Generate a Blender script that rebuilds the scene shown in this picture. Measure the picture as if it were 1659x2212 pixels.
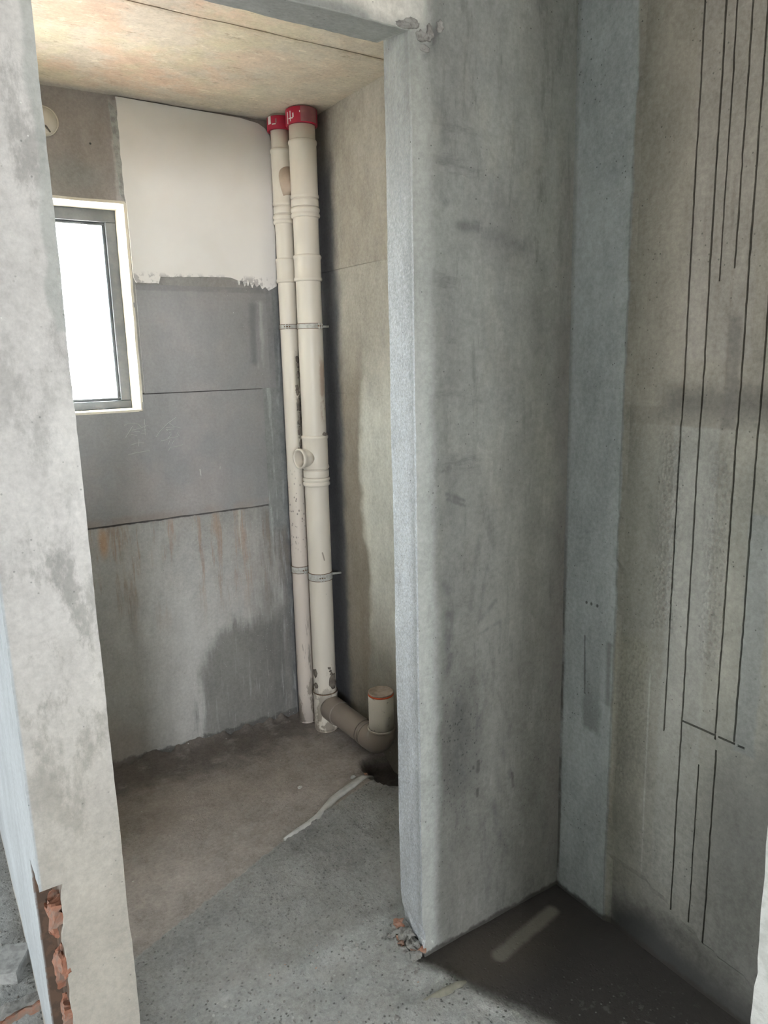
import bpy, bmesh, math, random
from mathutils import Vector, Matrix, noise as mn

random.seed(7)
for o in list(bpy.data.objects):
    bpy.data.objects.remove(o)
SC = bpy.context.scene
COL = SC.collection
R = math.radians

# ------------------------------------------------------------------ camera
cam_d = bpy.data.cameras.new('camera')
cam = bpy.data.objects.new('camera', cam_d)
COL.objects.link(cam)
r_ = Vector((0.83823196, -0.54485007, -0.02248526))
u_ = Vector((0.12978863, 0.15928689, 0.97866368))
f_ = Vector((0.52964337, 0.8232655, -0.2042347))
cam.matrix_world = Matrix(((r_.x, u_.x, -f_.x, 0), (r_.y, u_.y, -f_.y, 0),
                           (r_.z, u_.z, -f_.z, 1.725), (0, 0, 0, 1)))
cam_d.lens = 1605.97 / 2212 * 36
cam_d.sensor_width = 36
cam_d.clip_start = 0.05
SC.camera = cam

# ------------------------------------------------------------------ sky, portals, exposure
W = bpy.data.worlds.new('overcast_sky')
SC.world = W
W.use_nodes = True
nt = W.node_tree
nt.nodes.clear()
tc = nt.nodes.new('ShaderNodeTexCoord')
sp = nt.nodes.new('ShaderNodeSeparateXYZ')
nt.links.new(tc.outputs['Generated'], sp.inputs[0])
mr = nt.nodes.new('ShaderNodeMapRange')
mr.inputs[1].default_value = -0.08
mr.inputs[2].default_value = 0.04
nt.links.new(sp.outputs['Z'], mr.inputs[0])
mx = nt.nodes.new('ShaderNodeMix')
mx.data_type = 'RGBA'
mx.inputs['A'].default_value = (0.70, 0.67, 0.635, 1)      # sunlit ground and houses outside
mx.inputs['B'].default_value = (0.93, 0.975, 1.0, 1)     # even overcast sky
nt.links.new(mr.outputs[0], mx.inputs['Factor'])
bg = nt.nodes.new('ShaderNodeBackground')
bg.inputs['Strength'].default_value = 64.0
nt.links.new(mx.outputs['Result'], bg.inputs['Color'])
wo = nt.nodes.new('ShaderNodeOutputWorld')
nt.links.new(bg.outputs[0], wo.inputs['Surface'])

SC.view_settings.view_transform = 'Standard'
SC.view_settings.look = 'None'
SC.view_settings.exposure = 0.63
SC.view_settings.gamma = 1
SC.view_settings.use_curve_mapping = False
SC.cycles.use_denoising = True
SC.cycles.use_adaptive_sampling = True
SC.cycles.adaptive_threshold = 0.2
SC.cycles.adaptive_min_samples = 16
SC.cycles.max_bounces = 8
SC.cycles.diffuse_bounces = 6
SC.cycles.glossy_bounces = 3
SC.cycles.sample_clamp_indirect = 12


def portal(name, loc, rot, sx, sy):
    l = bpy.data.lights.new(name, 'AREA')
    l.shape = 'RECTANGLE'
    l.size, l.size_y = sx, sy
    l.cycles.is_portal = True
    o = bpy.data.objects.new(name, l)
    o.location = loc
    o.rotation_euler = rot
    COL.objects.link(o)


# openings sampled as light portals; the unseen ones are sized for their light
YB, XL = -7.5, -5.0                             # back and left ends of the outer rooms
BX0, BX1, BZ0, BZ1 = -3.7, -2.2, 1.4, 2.7        # unseen opening added behind the camera, shaped for its light
LY0, LY1, LZ0, LZ1 = 2.2, 2.9, 1.2, 2.1           # window of the room on the left
portal('rear_opening_portal', ((BX0 + BX1) / 2, YB, (BZ0 + BZ1) / 2), (R(90), 0, 0), BX1 - BX0, BZ1 - BZ0)
portal('left_room_portal', (XL, (LY0 + LY1) / 2, (LZ0 + LZ1) / 2), (R(90), 0, R(-90)), LY1 - LY0, LZ1 - LZ0)
portal('window_portal', (0.587, 3.375, 1.934), (R(-90), 0, 0), 0.5, 0.78)


# ------------------------------------------------------------------ node helpers
class S:
    """a value socket with arithmetic"""
    def __init__(s, T, sock):
        s.T, s.s = T, sock

    def _m(s, op, b=None, c=None, clamp=False):
        n = s.T.nodes.new('ShaderNodeMath')
        n.operation = op
        n.use_clamp = clamp
        for i, v in enumerate((s, b, c)):
            if v is None:
                continue
            if isinstance(v, S):
                s.T.links.new(v.s, n.inputs[i])
            else:
                n.inputs[i].default_value = v
        return S(s.T, n.outputs[0])

    def __add__(s, b): return s._m('ADD', b)
    __radd__ = __add__
    def __sub__(s, b): return s._m('SUBTRACT', b)
    def __rsub__(s, b): return (s * -1) + b
    def __mul__(s, b): return s._m('MULTIPLY', b)
    __rmul__ = __mul__
    def __truediv__(s, b): return s._m('DIVIDE', b)
    def abs(s): return s._m('ABSOLUTE')
    def max(s, b): return s._m('MAXIMUM', b)
    def min(s, b): return s._m('MINIMUM', b)
    def sqrt(s): return s._m('SQRT')
    def clamp(s): return s._m('ADD', 0.0, clamp=True)

    def smooth(s, a, b):
        n = s.T.nodes.new('ShaderNodeMapRange')
        n.interpolation_type = 'SMOOTHSTEP'
        inv = a > b
        if inv:
            a, b = b, a
        n.inputs[1].default_value, n.inputs[2].default_value = a, b
        n.inputs[3].default_value, n.inputs[4].default_value = (1, 0) if inv else (0, 1)
        s.T.links.new(s.s, n.inputs[0])
        return S(s.T, n.outputs[0])


class Mat:
    def __init__(m, name, rough=0.9):
        m.m = bpy.data.materials.new(name)
        m.m.use_nodes = True
        m.T = m.m.node_tree
        m.b = m.T.nodes['Principled BSDF']
        m.b.inputs['Roughness'].default_value = rough
        m.b.inputs['Specular IOR Level'].default_value = 0.25
        tc = m.T.nodes.new('ShaderNodeTexCoord')
        m.v = tc.outputs['Object']
        sp = m.T.nodes.new('ShaderNodeSeparateXYZ')
        m.T.links.new(m.v, sp.inputs[0])
        m.x, m.y, m.z = (S(m.T, sp.outputs[i]) for i in range(3))
        ge = m.T.nodes.new('ShaderNodeNewGeometry')
        sn = m.T.nodes.new('ShaderNodeSeparateXYZ')
        m.T.links.new(ge.outputs['True Normal'], sn.inputs[0])
        m.nx = S(m.T, sn.outputs[0])
        m.c = None

    def noise(m, scale, detail=4, rough=0.55, vs=(1, 1, 1), off=0.0, rot=(0, 0, 0)):
        v = m.v
        mp = m.T.nodes.new('ShaderNodeMapping')
        mp.inputs['Scale'].default_value = vs
        mp.inputs['Rotation'].default_value = rot
        mp.inputs['Location'].default_value = (off, off * 1.7, off * 0.6)
        m.T.links.new(v, mp.inputs['Vector'])
        n = m.T.nodes.new('ShaderNodeTexNoise')
        n.inputs['Scale'].default_value = scale
        n.inputs['Detail'].default_value = detail
        n.inputs['Roughness'].default_value = rough
        m.T.links.new(mp.outputs[0], n.inputs['Vector'])
        return S(m.T, n.outputs[0])

    def voronoi(m, scale, vs=(1, 1, 1)):
        mp = m.T.nodes.new('ShaderNodeMapping')
        mp.inputs['Scale'].default_value = vs
        m.T.links.new(m.v, mp.inputs['Vector'])
        n = m.T.nodes.new('ShaderNodeTexVoronoi')
        n.inputs['Scale'].default_value = scale
        m.T.links.new(mp.outputs[0], n.inputs['Vector'])
        return S(m.T, n.outputs['Distance'])

    def base(m, c):
        n = m.T.nodes.new('ShaderNodeRGB')
        n.outputs[0].default_value = (*c, 1)
        m.c = n.outputs[0]
        return m

    def mix(m, c, fac, blend='MIX'):
        n = m.T.nodes.new('ShaderNodeMix')
        n.data_type = 'RGBA'
        n.blend_type = blend
        n.clamp_factor = True
        if isinstance(fac, S):
            m.T.links.new(fac.s, n.inputs['Factor'])
        else:
            n.inputs['Factor'].default_value = fac
        m.T.links.new(m.c, n.inputs['A'])
        n.inputs['B'].default_value = (*c, 1)
        m.c = n.outputs['Result']
        return m

    def gain(m, val):
        """multiply colour by a value socket"""
        n = m.T.nodes.new('ShaderNodeMix')
        n.data_type = 'RGBA'
        n.blend_type = 'MULTIPLY'
        n.inputs['Factor'].default_value = 1
        m.T.links.new(m.c, n.inputs['A'])
        m.T.links.new(val.s, n.inputs['B'])
        m.c = n.outputs['Result']
        return m

    def aged(m, k=1.0, pit=0.5, vs=(1, 1, 0.5), off=0.0):
        """uneven trowelled cement: blotches, grain, small pits"""
        a = m.noise(2.3, 5, 0.6, vs, off + 1.3)
        b = m.noise(14, 7, 0.7, vs, off + 5.1)
        c = m.noise(85, 4, 0.7, (1, 1, 1), off)
        m.gain(1 + ((a - 0.5) * 0.9 + (b - 0.5) * 0.65 + (c - 0.5) * 0.75) * k)
        if pit:
            p = m.voronoi(46).smooth(0.12, 0.06) * m.noise(8, 3, 0.6, off=off + 2).smooth(0.5, 0.6)
            m.mix((0.07, 0.07, 0.065), p * pit)
        return m

    def bump(m, h, dist=0.004, strength=0.6):
        n = m.T.nodes.new('ShaderNodeBump')
        n.inputs['Distance'].default_value = dist
        n.inputs['Strength'].default_value = strength
        m.T.links.new(h.s, n.inputs['Height'])
        m.T.links.new(n.outputs[0], m.b.inputs['Normal'])
        return m

    def done(m):
        m.T.links.new(m.c, m.b.inputs['Base Color'])
        return m.m

    # masks in a wall plane (a, b are S coordinates)
    def box(m, a, b, a0, a1, b0, b1, soft=0.01, edge=None, amp=0.0):
        d = ((a - (a0 + a1) / 2).abs() - abs(a1 - a0) / 2).max((b - (b0 + b1) / 2).abs() - abs(b1 - b0) / 2)
        if edge is not None:
            d = d + (edge - 0.5) * amp
        return d.smooth(soft, -soft)

    def ell(m, a, b, ca, cb, ra, rb, soft=0.3, edge=None, amp=0.0):
        da, db = (a - ca) / ra, (b - cb) / rb
        d = (da * da + db * db).sqrt() - 1
        if edge is not None:
            d = d + (edge - 0.5) * amp
        return d.smooth(soft, -soft)

    def seg(m, a, b, p, q, w, soft=0.5, edge=None, amp=0.0):
        vx, vy = q[0] - p[0], q[1] - p[1]
        L2 = vx * vx + vy * vy
        ax, by = a - p[0], b - p[1]
        t = ((ax * vx + by * vy) / L2).clamp()
        dx, dy = ax - t * vx, by - t * vy
        d = (dx * dx + dy * dy).sqrt() / w - 1
        if edge is not None:
            d = d + (edge - 0.5) * amp
        return d.smooth(soft, -soft)


# ------------------------------------------------------------------ materials
def mat_pier():
    m = Mat('pier_plaster').base((0.70, 0.68, 0.66))
    big = m.noise(3.0, 5, 0.6, (1, 1, 0.6))
    m.mix((0.62, 0.60, 0.585), big.smooth(0.4, 0.7))
    st = m.noise(11, 7, 0.72, (1, 1, 0.45), 2.0)
    area = m.ell(m.x, m.z, 0.21, 1.05, 0.10, 0.42, 0.6).max(m.ell(m.x, m.z, 0.245, 2.0, 0.05, 0.35, 0.7) * 0.7).max(
        m.ell(m.x, m.z, 0.20, 1.66, 0.05, 0.22, 0.7) * 0.5)
    m.mix((0.33, 0.325, 0.31), st.smooth(0.47, 0.60) * area * 0.95)
    fine = m.noise(90, 3, 0.6)
    m.mix((0.36, 0.35, 0.33), fine.smooth(0.66, 0.74) * (st.smooth(0.45, 0.6)) * 0.7)
    m.mix((0.80, 0.80, 0.77), m.voronoi(26).smooth(0.05, 0.03) * m.noise(5, 2).smooth(0.55, 0.6) * 0.8)
    # greenish grey edge band at the door side of the pier, downward fading light painted as darker beige
    m.mix((0.42, 0.44, 0.42), m.box(m.x, m.z, 0.262, 0.30, 1.78, 2.7, 0.006, m.noise(9, 5), 0.05) * 0.7)
    m.mix((0.44, 0.41, 0.355), m.z.smooth(1.5, 0.4) * 0.9)
    # left flank: bluish daylight from the left room put into the colour
    m.mix((0.52, 0.55, 0.57), m.x.smooth(0.122, 0.117) * m.z.smooth(0.0, 0.05))
    m.aged(0.75, 0.45)
    cav = m.z.smooth(0.665, 0.64) * m.x.smooth(0.170, 0.150) * m.y.smooth(1.531, 1.54) * m.y.smooth(1.668, 1.664)
    m.mix((0.12, 0.085, 0.065), cav * m.x.smooth(0.113, 0.120))  # shade inside the chase put into the colour as dark brown
    m.mix((0.19, 0.12, 0.085), cav * m.noise(30, 4).smooth(0.5, 0.6) * 0.6)
    h = fine * 0.5 + m.noise(30, 5, 0.65) + st * 0.6
    m.bump(h, 0.004, 0.45)
    return m.done()


def mat_front():
    m = Mat('front_wall_plaster').base((0.315, 0.325, 0.31))
    e = m.noise(12, 5, 0.6)
    big = m.noise(4.5, 5, 0.6, (1, 1, 0.55))
    diag = m.noise(7, 5, 0.6, (1.2, 1, 0.5), 3.1)
    m.mix((0.25, 0.25, 0.235), big.smooth(0.42, 0.68) * 0.75)
    m.mix((0.36, 0.355, 0.32), diag.smooth(0.5, 0.75) * 0.55)
    X, Z = m.x, m.z
    # warmer patch low on the wall, cooler above
    m.mix((0.29, 0.285, 0.25), m.ell(X, Z, 1.4, 0.65, 0.4, 0.95, 0.7) * 0.45)
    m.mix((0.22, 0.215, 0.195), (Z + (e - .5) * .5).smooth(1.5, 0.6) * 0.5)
    dk = (0.165, 0.168, 0.165)
    brk = m.noise(24, 5, 0.65, (1, 1, 0.45), 6.0).smooth(0.36, 0.58)
    for p, q, w, k in (
            ((1.215, 2.04), (1.30, 2.035), 0.010, .55), ((1.30, 2.03), (1.44, 2.00), 0.016, .35),
            ((1.44, 2.00), (1.53, 1.94), 0.02, .22),
            ((1.19, 1.80), (1.185, 1.66), 0.012, .28), ((1.185, 1.45), (1.20, 1.25), 0.016, .25),
            ((1.175, 1.37), (1.235, 1.345), 0.005, .5), ((1.18, 1.355), (1.24, 1.33), 0.004, .5),
            ((1.155, 1.30), (1.19, 1.05), 0.022, .25), ((1.185, 1.03), (1.175, 0.88), 0.013, .55),
            ((1.29, 1.24), (1.26, 1.04), 0.007, .3), ((1.32, 1.14), (1.28, 0.99), 0.006, .35),
            ((1.285, 0.99), (1.35, 1.04), 0.005, .4), ((1.29, 0.955), (1.37, 0.975), 0.004, .4),
            ((1.37, 0.98), (1.365, 0.88), 0.004, .4), ((1.31, 0.86), (1.30, 0.74), 0.006, .35),
            ((1.33, 0.84), (1.31, 0.79), 0.005, .3), ((1.29, 0.70), (1.32, 0.74), 0.006, .35),
            ((1.385, 0.56), (1.42, 0.47), 0.011, .45), ((1.352, 0.55), (1.375, 0.43), 0.008, .35),
            ((1.35, 0.40), (1.392, 0.22), 0.013, .45), ((1.285, 0.71), (1.287, 0.655), 0.007, .6),
            ((1.215, 0.80), (1.215, 0.52), 0.016, .45), ((1.22, 0.55), (1.23, 0.40), 0.012, .4),
            ((1.47, 0.57), (1.468, 0.50), 0.009, .25), ((1.165, 1.12), (1.185, 1.10), 0.01, .4),
            ((1.17, 2.33), (1.175, 2.22), 0.01, .3), ((1.155, 2.13), (1.18, 2.09), 0.008, .35),
            ((1.15, 2.46), (1.135, 2.415), 0.010, .5), ((1.14, 2.36), (1.15, 2.30), 0.008, .3),
            ((1.085, 2.475), (1.11, 2.435), 0.007, .6), ((1.165, 2.475), (1.12, 2.40), 0.006, .6)):
        m.mix(dk, m.seg(X, Z, p, q, w * 1.1, 1.0, e, 2.6) * brk * min(1, k * 1.5))
    for p, q, w in (((1.423, 0.475), (1.427, 0.43), 0.0045), ((1.288, 0.56), (1.287, 0.53), 0.006),
                    ((1.286, 0.47), (1.286, 0.45), 0.005), ((1.27, 0.55), (1.27, 0.545), 0.004)):
        m.mix((0.06, 0.06, 0.05), m.seg(X, Z, p, q, w, 0.6, e, 1.5) * 0.6)
    # slanting trowel smears
    sm1 = m.noise(13, 6, 0.68, (1.6, 1, 0.32), 2.2, (0, R(28), 0))
    sm2 = m.noise(11, 6, 0.7, (0.35, 1, 1.5), 7.7, (0, R(-22), 0))
    m.mix((0.185, 0.185, 0.175), sm1.smooth(0.54, 0.66) * X.smooth(1.12, 1.20) * 0.55)
    m.mix((0.40, 0.40, 0.375), sm1.smooth(0.44, 0.34) * X.smooth(1.12, 1.20) * 0.3)
    m.mix((0.16, 0.16, 0.155), sm2.smooth(0.55, 0.68) * m.box(X, Z, 1.13, 1.30, 0.6, 2.4, 0.04, e, 0.1) * 0.5)
    # spatter of dark mud
    sp = m.voronoi(120, (1, 1, 0.7)).smooth(0.34, 0.2) * m.noise(40, 2, 0.5).smooth(0.46, 0.56)
    ar = m.ell(X, Z, 1.21, 0.62, 0.085, 0.22, 0.7, e, 1.0)
    m.mix((0.085, 0.085, 0.085), ar * 0.5 + sp * ar * 0.6)
    m.mix((0.11, 0.11, 0.105), m.voronoi(70).smooth(0.16, 0.1) * m.noise(6, 2, 0.5).smooth(0.5, 0.62) * Z.smooth(1.3, 0.4) * 0.8)
    # darkened inner corner
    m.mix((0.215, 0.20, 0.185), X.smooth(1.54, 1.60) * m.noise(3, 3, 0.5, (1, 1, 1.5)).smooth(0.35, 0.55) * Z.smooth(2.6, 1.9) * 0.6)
    # pale rounded cement band run down the door corner, rough jamb face
    band = X + (m.noise(5, 4, 0.6, (1, 1, 1)) - 0.5) * 0.035 + (e - 0.5) * 0.035
    m.mix((0.48, 0.50, 0.49), band.smooth(1.158, 1.118) * Z.smooth(2.5, 1.4) * 0.8)
    m.mix((0.40, 0.41, 0.39), band.smooth(1.165, 1.10) * 0.5)
    fine = m.noise(150, 3, 0.7)
    jm = m.noise(22, 4, 0.6, (1, 1, 0.25), 1.0)
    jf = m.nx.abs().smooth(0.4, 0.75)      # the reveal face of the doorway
    m.mix((0.60, 0.63, 0.67), jf * X.smooth(1.13, 1.11) * Z.smooth(2.5, 1.6) * (0.55 + fine.smooth(0.35, 0.6) * 0.45))  # skylight on the reveal put into the colour, fading towards the top
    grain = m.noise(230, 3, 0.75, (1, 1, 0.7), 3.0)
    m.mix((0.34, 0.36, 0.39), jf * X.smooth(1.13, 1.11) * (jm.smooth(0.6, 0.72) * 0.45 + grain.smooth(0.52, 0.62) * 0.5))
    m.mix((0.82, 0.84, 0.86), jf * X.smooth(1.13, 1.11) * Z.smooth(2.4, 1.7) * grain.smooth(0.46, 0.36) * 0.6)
    # cream skim over the lintel
    m.mix((0.76, 0.73, 0.67), m.box(X, Z, 0.0, 1.135 , 2.462, 4, 0.02, m.noise(5, 4), 0.10) * X.smooth(1.2, 0.98) * m.y.smooth(1.535, 1.527))
    m.mix((0.19, 0.195, 0.185), m.z.smooth(2.52, 2.50) * m.y.smooth(1.530, 1.540) * X.smooth(1.09, 1.075) * 0.85)
    m.aged(0.9, 0.8)
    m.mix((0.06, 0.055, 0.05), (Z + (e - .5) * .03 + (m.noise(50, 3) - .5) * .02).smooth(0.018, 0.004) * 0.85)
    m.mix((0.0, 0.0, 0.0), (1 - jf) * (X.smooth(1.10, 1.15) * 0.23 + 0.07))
    h = m.noise(60, 4, 0.6) * 0.4 + big * 0.6 + fine * (0.15 + jf * 1.2)
    m.bump(h, 0.004, 0.4)
    return m.done()


def mat_right():
    m = Mat('right_wall_plaster').base((0.30, 0.295, 0.26))
    Y, Z = m.y, m.z
    e = m.noise(14, 5, 0.6)
    big = m.noise(4, 5, 0.6, (1, 1, 0.5))
    m.mix((0.25, 0.245, 0.215), big.smooth(0.4, 0.65) * 0.7)
    m.mix((0.36, 0.325, 0.275), m.box(Y, Z, 0.5, 1.33, 1.55, 3.1, 0.15, e, 0.2) * 0.6)
    # cement band in the corner
    gb = Y + (m.noise(6, 5, 0.65, (1, 1, 1)) - 0.5) * 0.022
    m.mix((0.44, 0.475, 0.485), gb.smooth(1.322, 1.330))
    m.mix((0.20, 0.20, 0.185), m.seg(Y, Z, (1.328, 0.0), (1.328, 2.2), 0.0035, 0.8, e, 2.0) * 0.55)
    m.mix((0.40, 0.37, 0.31), m.seg(Y, Z, (1.318, 0.35), (1.318, 0.95), 0.004, 0.8, e, 2.5) * 0.6)
    # smoothed fill strips between the wall chases
    m.mix((0.33, 0.33, 0.305), m.box(Y, Z, 1.045, 1.17, 0.25, 1.54, 0.006, e, 0.02) * 0.6)
    m.mix((0.34, 0.32, 0.30), m.box(Y, Z, 0.985, 1.16, 1.70, 3.0, 0.01, e, 0.02) * 0.35)
    m.mix((0.24, 0.255, 0.255), m.box(Y, Z, 0.90, 0.955, 0.75, 1.35, 0.006, e, 0.02) * 0.6)
    m.mix((0.10, 0.105, 0.10), Y.smooth(1.10, 0.92) * (Z + (e - .5) * .3).smooth(1.05, 0.5) * 0.85)  # near end of the wall shaded down in the colour
    # dirty smudge at switch height
    m.mix((0.13, 0.125, 0.11), m.box(Y, Z, 0.70, 1.20, 1.565, 1.635, 0.035, e, 0.03) * 0.75)
    m.mix((0.20, 0.19, 0.165), m.box(Y, Z, 0.70, 1.32, 1.54, 1.585, 0.004, e, 0.006) * 0.4)
    m.mix((0.17, 0.16, 0.145), m.box(Y, Z, 1.01, 1.045, 1.54, 1.80, 0.008, e, 0.02) * 0.55)
    m.mix((0.21, 0.185, 0.16), m.noise(9, 5, 0.6, (1, 6, 0.6)).smooth(0.5, 0.7) * m.box(Y, Z, 0.7, 1.15, 1.6, 2.1, 0.1) * 0.5)
    # faded olive strip, white run
    m.mix((0.215, 0.21, 0.165), m.box(Y, Z, 1.215, 1.315, 0.15, 0.95, 0.025, e, 0.05) * 0.65)
    m.mix((0.44, 0.44, 0.40), m.seg(Y, Z, (1.206, 0.86), (1.202, 0.25), 0.0025, 0.7, e, 1.6) * 0.55)
    # wet dark patches and three dots in the corner band
    m.mix((0.20, 0.21, 0.21), m.box(Y, Z, 1.37, 1.435, 0.61, 0.93, 0.012, e, 0.06) * (m.z.smooth(1.0, 0.6)) * 0.7)
    m.mix((0.15, 0.155, 0.155), m.seg(Y, Z, (1.435, 0.90), (1.43, 0.72), 0.003, 0.8, e, 2) * 0.8)
    m.mix((0.17, 0.17, 0.165), m.seg(Y, Z, (1.345, 0.90), (1.342, 0.72), 0.009, 0.8, e, 1.5) * 0.6)
    for yy in (1.433, 1.415, 1.393):
        m.mix((0.07, 0.07, 0.065), m.ell(Y, Z, yy, 1.005, 0.004, 0.005, 0.4, e, 0.6) * 0.8)
    m.mix((0.10, 0.10, 0.09), m.voronoi(55).smooth(0.15, 0.09) * m.noise(5, 2).smooth(0.52, 0.6) * 0.7)
    # damp foot of the wall
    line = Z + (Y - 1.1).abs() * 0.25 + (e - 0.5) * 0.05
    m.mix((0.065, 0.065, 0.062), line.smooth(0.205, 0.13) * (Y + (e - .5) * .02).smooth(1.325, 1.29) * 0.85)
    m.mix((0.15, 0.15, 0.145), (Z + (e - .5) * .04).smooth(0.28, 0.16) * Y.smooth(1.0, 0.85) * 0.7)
    m.mix((0.27, 0.25, 0.22), m.seg(Y, Z, (1.32, 0.226), (1.205, 0.243), 0.003, 0.8, e, 2) * 0.5)
    # darker line along the corner
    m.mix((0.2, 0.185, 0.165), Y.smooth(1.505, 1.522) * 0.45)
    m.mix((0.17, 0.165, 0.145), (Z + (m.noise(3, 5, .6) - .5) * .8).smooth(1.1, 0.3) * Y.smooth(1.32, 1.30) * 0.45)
    m.aged(1.1, 0.8)
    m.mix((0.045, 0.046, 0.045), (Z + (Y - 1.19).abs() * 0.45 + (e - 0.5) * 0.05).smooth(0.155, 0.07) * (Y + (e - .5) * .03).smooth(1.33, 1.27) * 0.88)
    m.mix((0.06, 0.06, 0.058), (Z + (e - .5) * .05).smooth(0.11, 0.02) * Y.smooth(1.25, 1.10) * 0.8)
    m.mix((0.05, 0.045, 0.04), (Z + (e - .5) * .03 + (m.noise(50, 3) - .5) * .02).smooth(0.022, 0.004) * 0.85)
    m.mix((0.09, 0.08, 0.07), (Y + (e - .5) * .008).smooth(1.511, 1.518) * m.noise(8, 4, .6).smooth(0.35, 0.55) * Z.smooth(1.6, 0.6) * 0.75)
    rough = m.voronoi(95, (1, 1, 0.8))
    ra = m.box(Y, Z, 1.01, 1.06, 0.95, 1.50, 0.02, e, 0.03).max(m.box(Y, Z, 1.145, 1.20, 1.0, 1.52, 0.02, e, 0.03)).max(
        m.box(Y, Z, 1.2, 1.31, 0.45, 0.95, 0.05) * 0.35)
    m.mix((0.24, 0.22, 0.195), rough.smooth(0.42, 0.2) * ra * 0.55)
    h = m.noise(70, 4, 0.65) * 0.35 + big * 0.4 + rough * ra * 3.0
    m.bump(h, 0.006, 0.6)
    return m.done()


def mat_window_wall():
    m = Mat('back_wall_plaster').base((0.29, 0.282, 0.27))
    X, Z = m.x, m.z
    e = m.noise(14, 5, 0.6)
    big = m.noise(3.5, 5, 0.6)
    m.mix((0.33, 0.305, 0.29), big.smooth(0.45, 0.7) * 0.8)
    # upper left, warmer plaster above the window
    m.mix((0.34, 0.30, 0.28), Z.smooth(2.0, 2.3) * 0.8)
    m.mix((0.28, 0.29, 0.285), m.ell(X, Z, 0.66, 2.42, 0.10, 0.05, 0.8, e, 0.6) * 0.5)
    m.mix((0.06, 0.06, 0.06), m.ell(X, Z, 0.735, 2.535, 0.004, 0.004, 0.4))
    # lower wall: vertical drips, rusty runs, damp
    low = Z.smooth(1.08, 1.05)
    drip = m.noise(26, 5, 0.65, (1, 1, 0.10))
    drip2 = m.noise(60, 3, 0.6, (1, 1, 0.07), 4.0)
    m.mix((0.53, 0.525, 0.51), low * m.ell(X, Z, 0.70, 0.42, 0.55, 0.66, 0.6, e, 0.5) * 0.9)
    m.mix((0.36, 0.27, 0.21), low * drip.smooth(0.50, 0.64) * Z.smooth(0.5, 0.85) * 0.75)
    m.mix((0.50, 0.30, 0.16), m.ell(X, Z, 0.635, 1.0, 0.018, 0.06, 0.6, e, 0.6) * 0.7)
    m.mix((0.47, 0.47, 0.45), low * drip2.smooth(0.56, 0.68) * 0.6)
    m.mix((0.62, 0.62, 0.60), low * m.voronoi(34, (1, 1, 0.8)).smooth(0.07, 0.04) * m.noise(7, 2).smooth(0.45, 0.6) * 0.85)
    wet = (X - 1.05 + (Z - 0.38) * -0.75 + (e - 0.5) * 0.12 + (drip - 0.5) * 0.2)
    m.mix((0.165, 0.16, 0.15), m.box(X, Z, 0.99, 1.62, -0.1, 0.54, 0.05, drip, 0.30) * wet.smooth(-0.10, 0.0) * 0.72)
    m.mix((0.15, 0.148, 0.142), low * X.smooth(1.22, 1.42) * drip.smooth(0.35, 0.6) * 0.75)
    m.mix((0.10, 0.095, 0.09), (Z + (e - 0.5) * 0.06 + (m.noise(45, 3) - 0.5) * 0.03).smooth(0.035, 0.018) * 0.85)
    m.mix((0.42, 0.36, 0.33), m.ell(X, Z, 0.6, 0.09, 0.13, 0.09, 0.6, e, 0.6) * 0.5)
    m.mix((0.045, 0.04, 0.04), m.box(X, Z, 0.28, 1.385, 1.064, 1.078, 0.002, m.noise(30, 4), 0.010) * 0.8)
    m.mix((0.06, 0.055, 0.055), m.box(X, Z, 0.8, 1.385, 1.592, 1.603, 0.001) * 0.9)
    m.mix((0.05, 0.05, 0.05), m.box(X, Z, 1.376, 1.3825, 1.06, 1.66, 0.001, e, 0.004) * 0.85)
    # brushed grey cement beside the pipes
    br = m.noise(40, 4, 0.6, (1, 1, 0.12), 2.0)
    m.mix((0.235, 0.24, 0.235), X.smooth(1.37, 1.385) * m.box(X, Z, 1.3, 2, 0.95, 2.04, 0.03))
    m.mix((0.42, 0.43, 0.42), X.smooth(1.37, 1.39) * br.smooth(0.52, 0.66) * m.box(X, Z, 1.3, 2, 0.8, 1.75, 0.1) * 0.6)
    # white run left of the pipes, light smear along the putty
    m.mix((0.66, 0.64, 0.61), m.seg(X, Z, (1.385, 1.96), (1.375, 1.66), 0.008, 0.9, e, 1.5) * 0.25)
    m.mix((0.45, 0.42, 0.41), m.box(X, Z, 0.815, 0.845, 2.32, 2.70, 0.006, e, 0.02) * 0.9)
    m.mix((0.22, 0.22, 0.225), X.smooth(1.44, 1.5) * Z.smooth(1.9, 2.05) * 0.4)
    m.mix((0.085, 0.09, 0.105), (X + (e - .5) * .05 + (br - .5) * .06).smooth(1.435, 1.50) * Z.smooth(2.72, 2.5) * 0.8)  # shading beside the pipes mixed into the cement colour
    m.mix((0.3, 0.31, 0.31), (X).smooth(1.40, 1.43) * br.smooth(0.58, 0.66) * Z.smooth(2.0, 1.8) * 0.5)
    m.mix((0.40, 0.40, 0.385), low * m.noise(70, 3, 0.6, (1, 1, 0.05), 9.0).smooth(0.60, 0.70) * X.smooth(0.95, 1.15) * 0.5)
    m.mix((0.60, 0.60, 0.58), low * m.voronoi(62).smooth(0.11, 0.06) * m.noise(9, 2, off=4).smooth(0.46, 0.58) * 0.7)
    m.aged(0.8, 0.3)
    fine = m.noise(110, 3, 0.6)
    m.bump(fine * 0.3 + big * 0.4 + drip * low * 0.6 + br * X.smooth(1.37, 1.39) * 0.8, 0.004, 0.4)
    return m.done()


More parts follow.
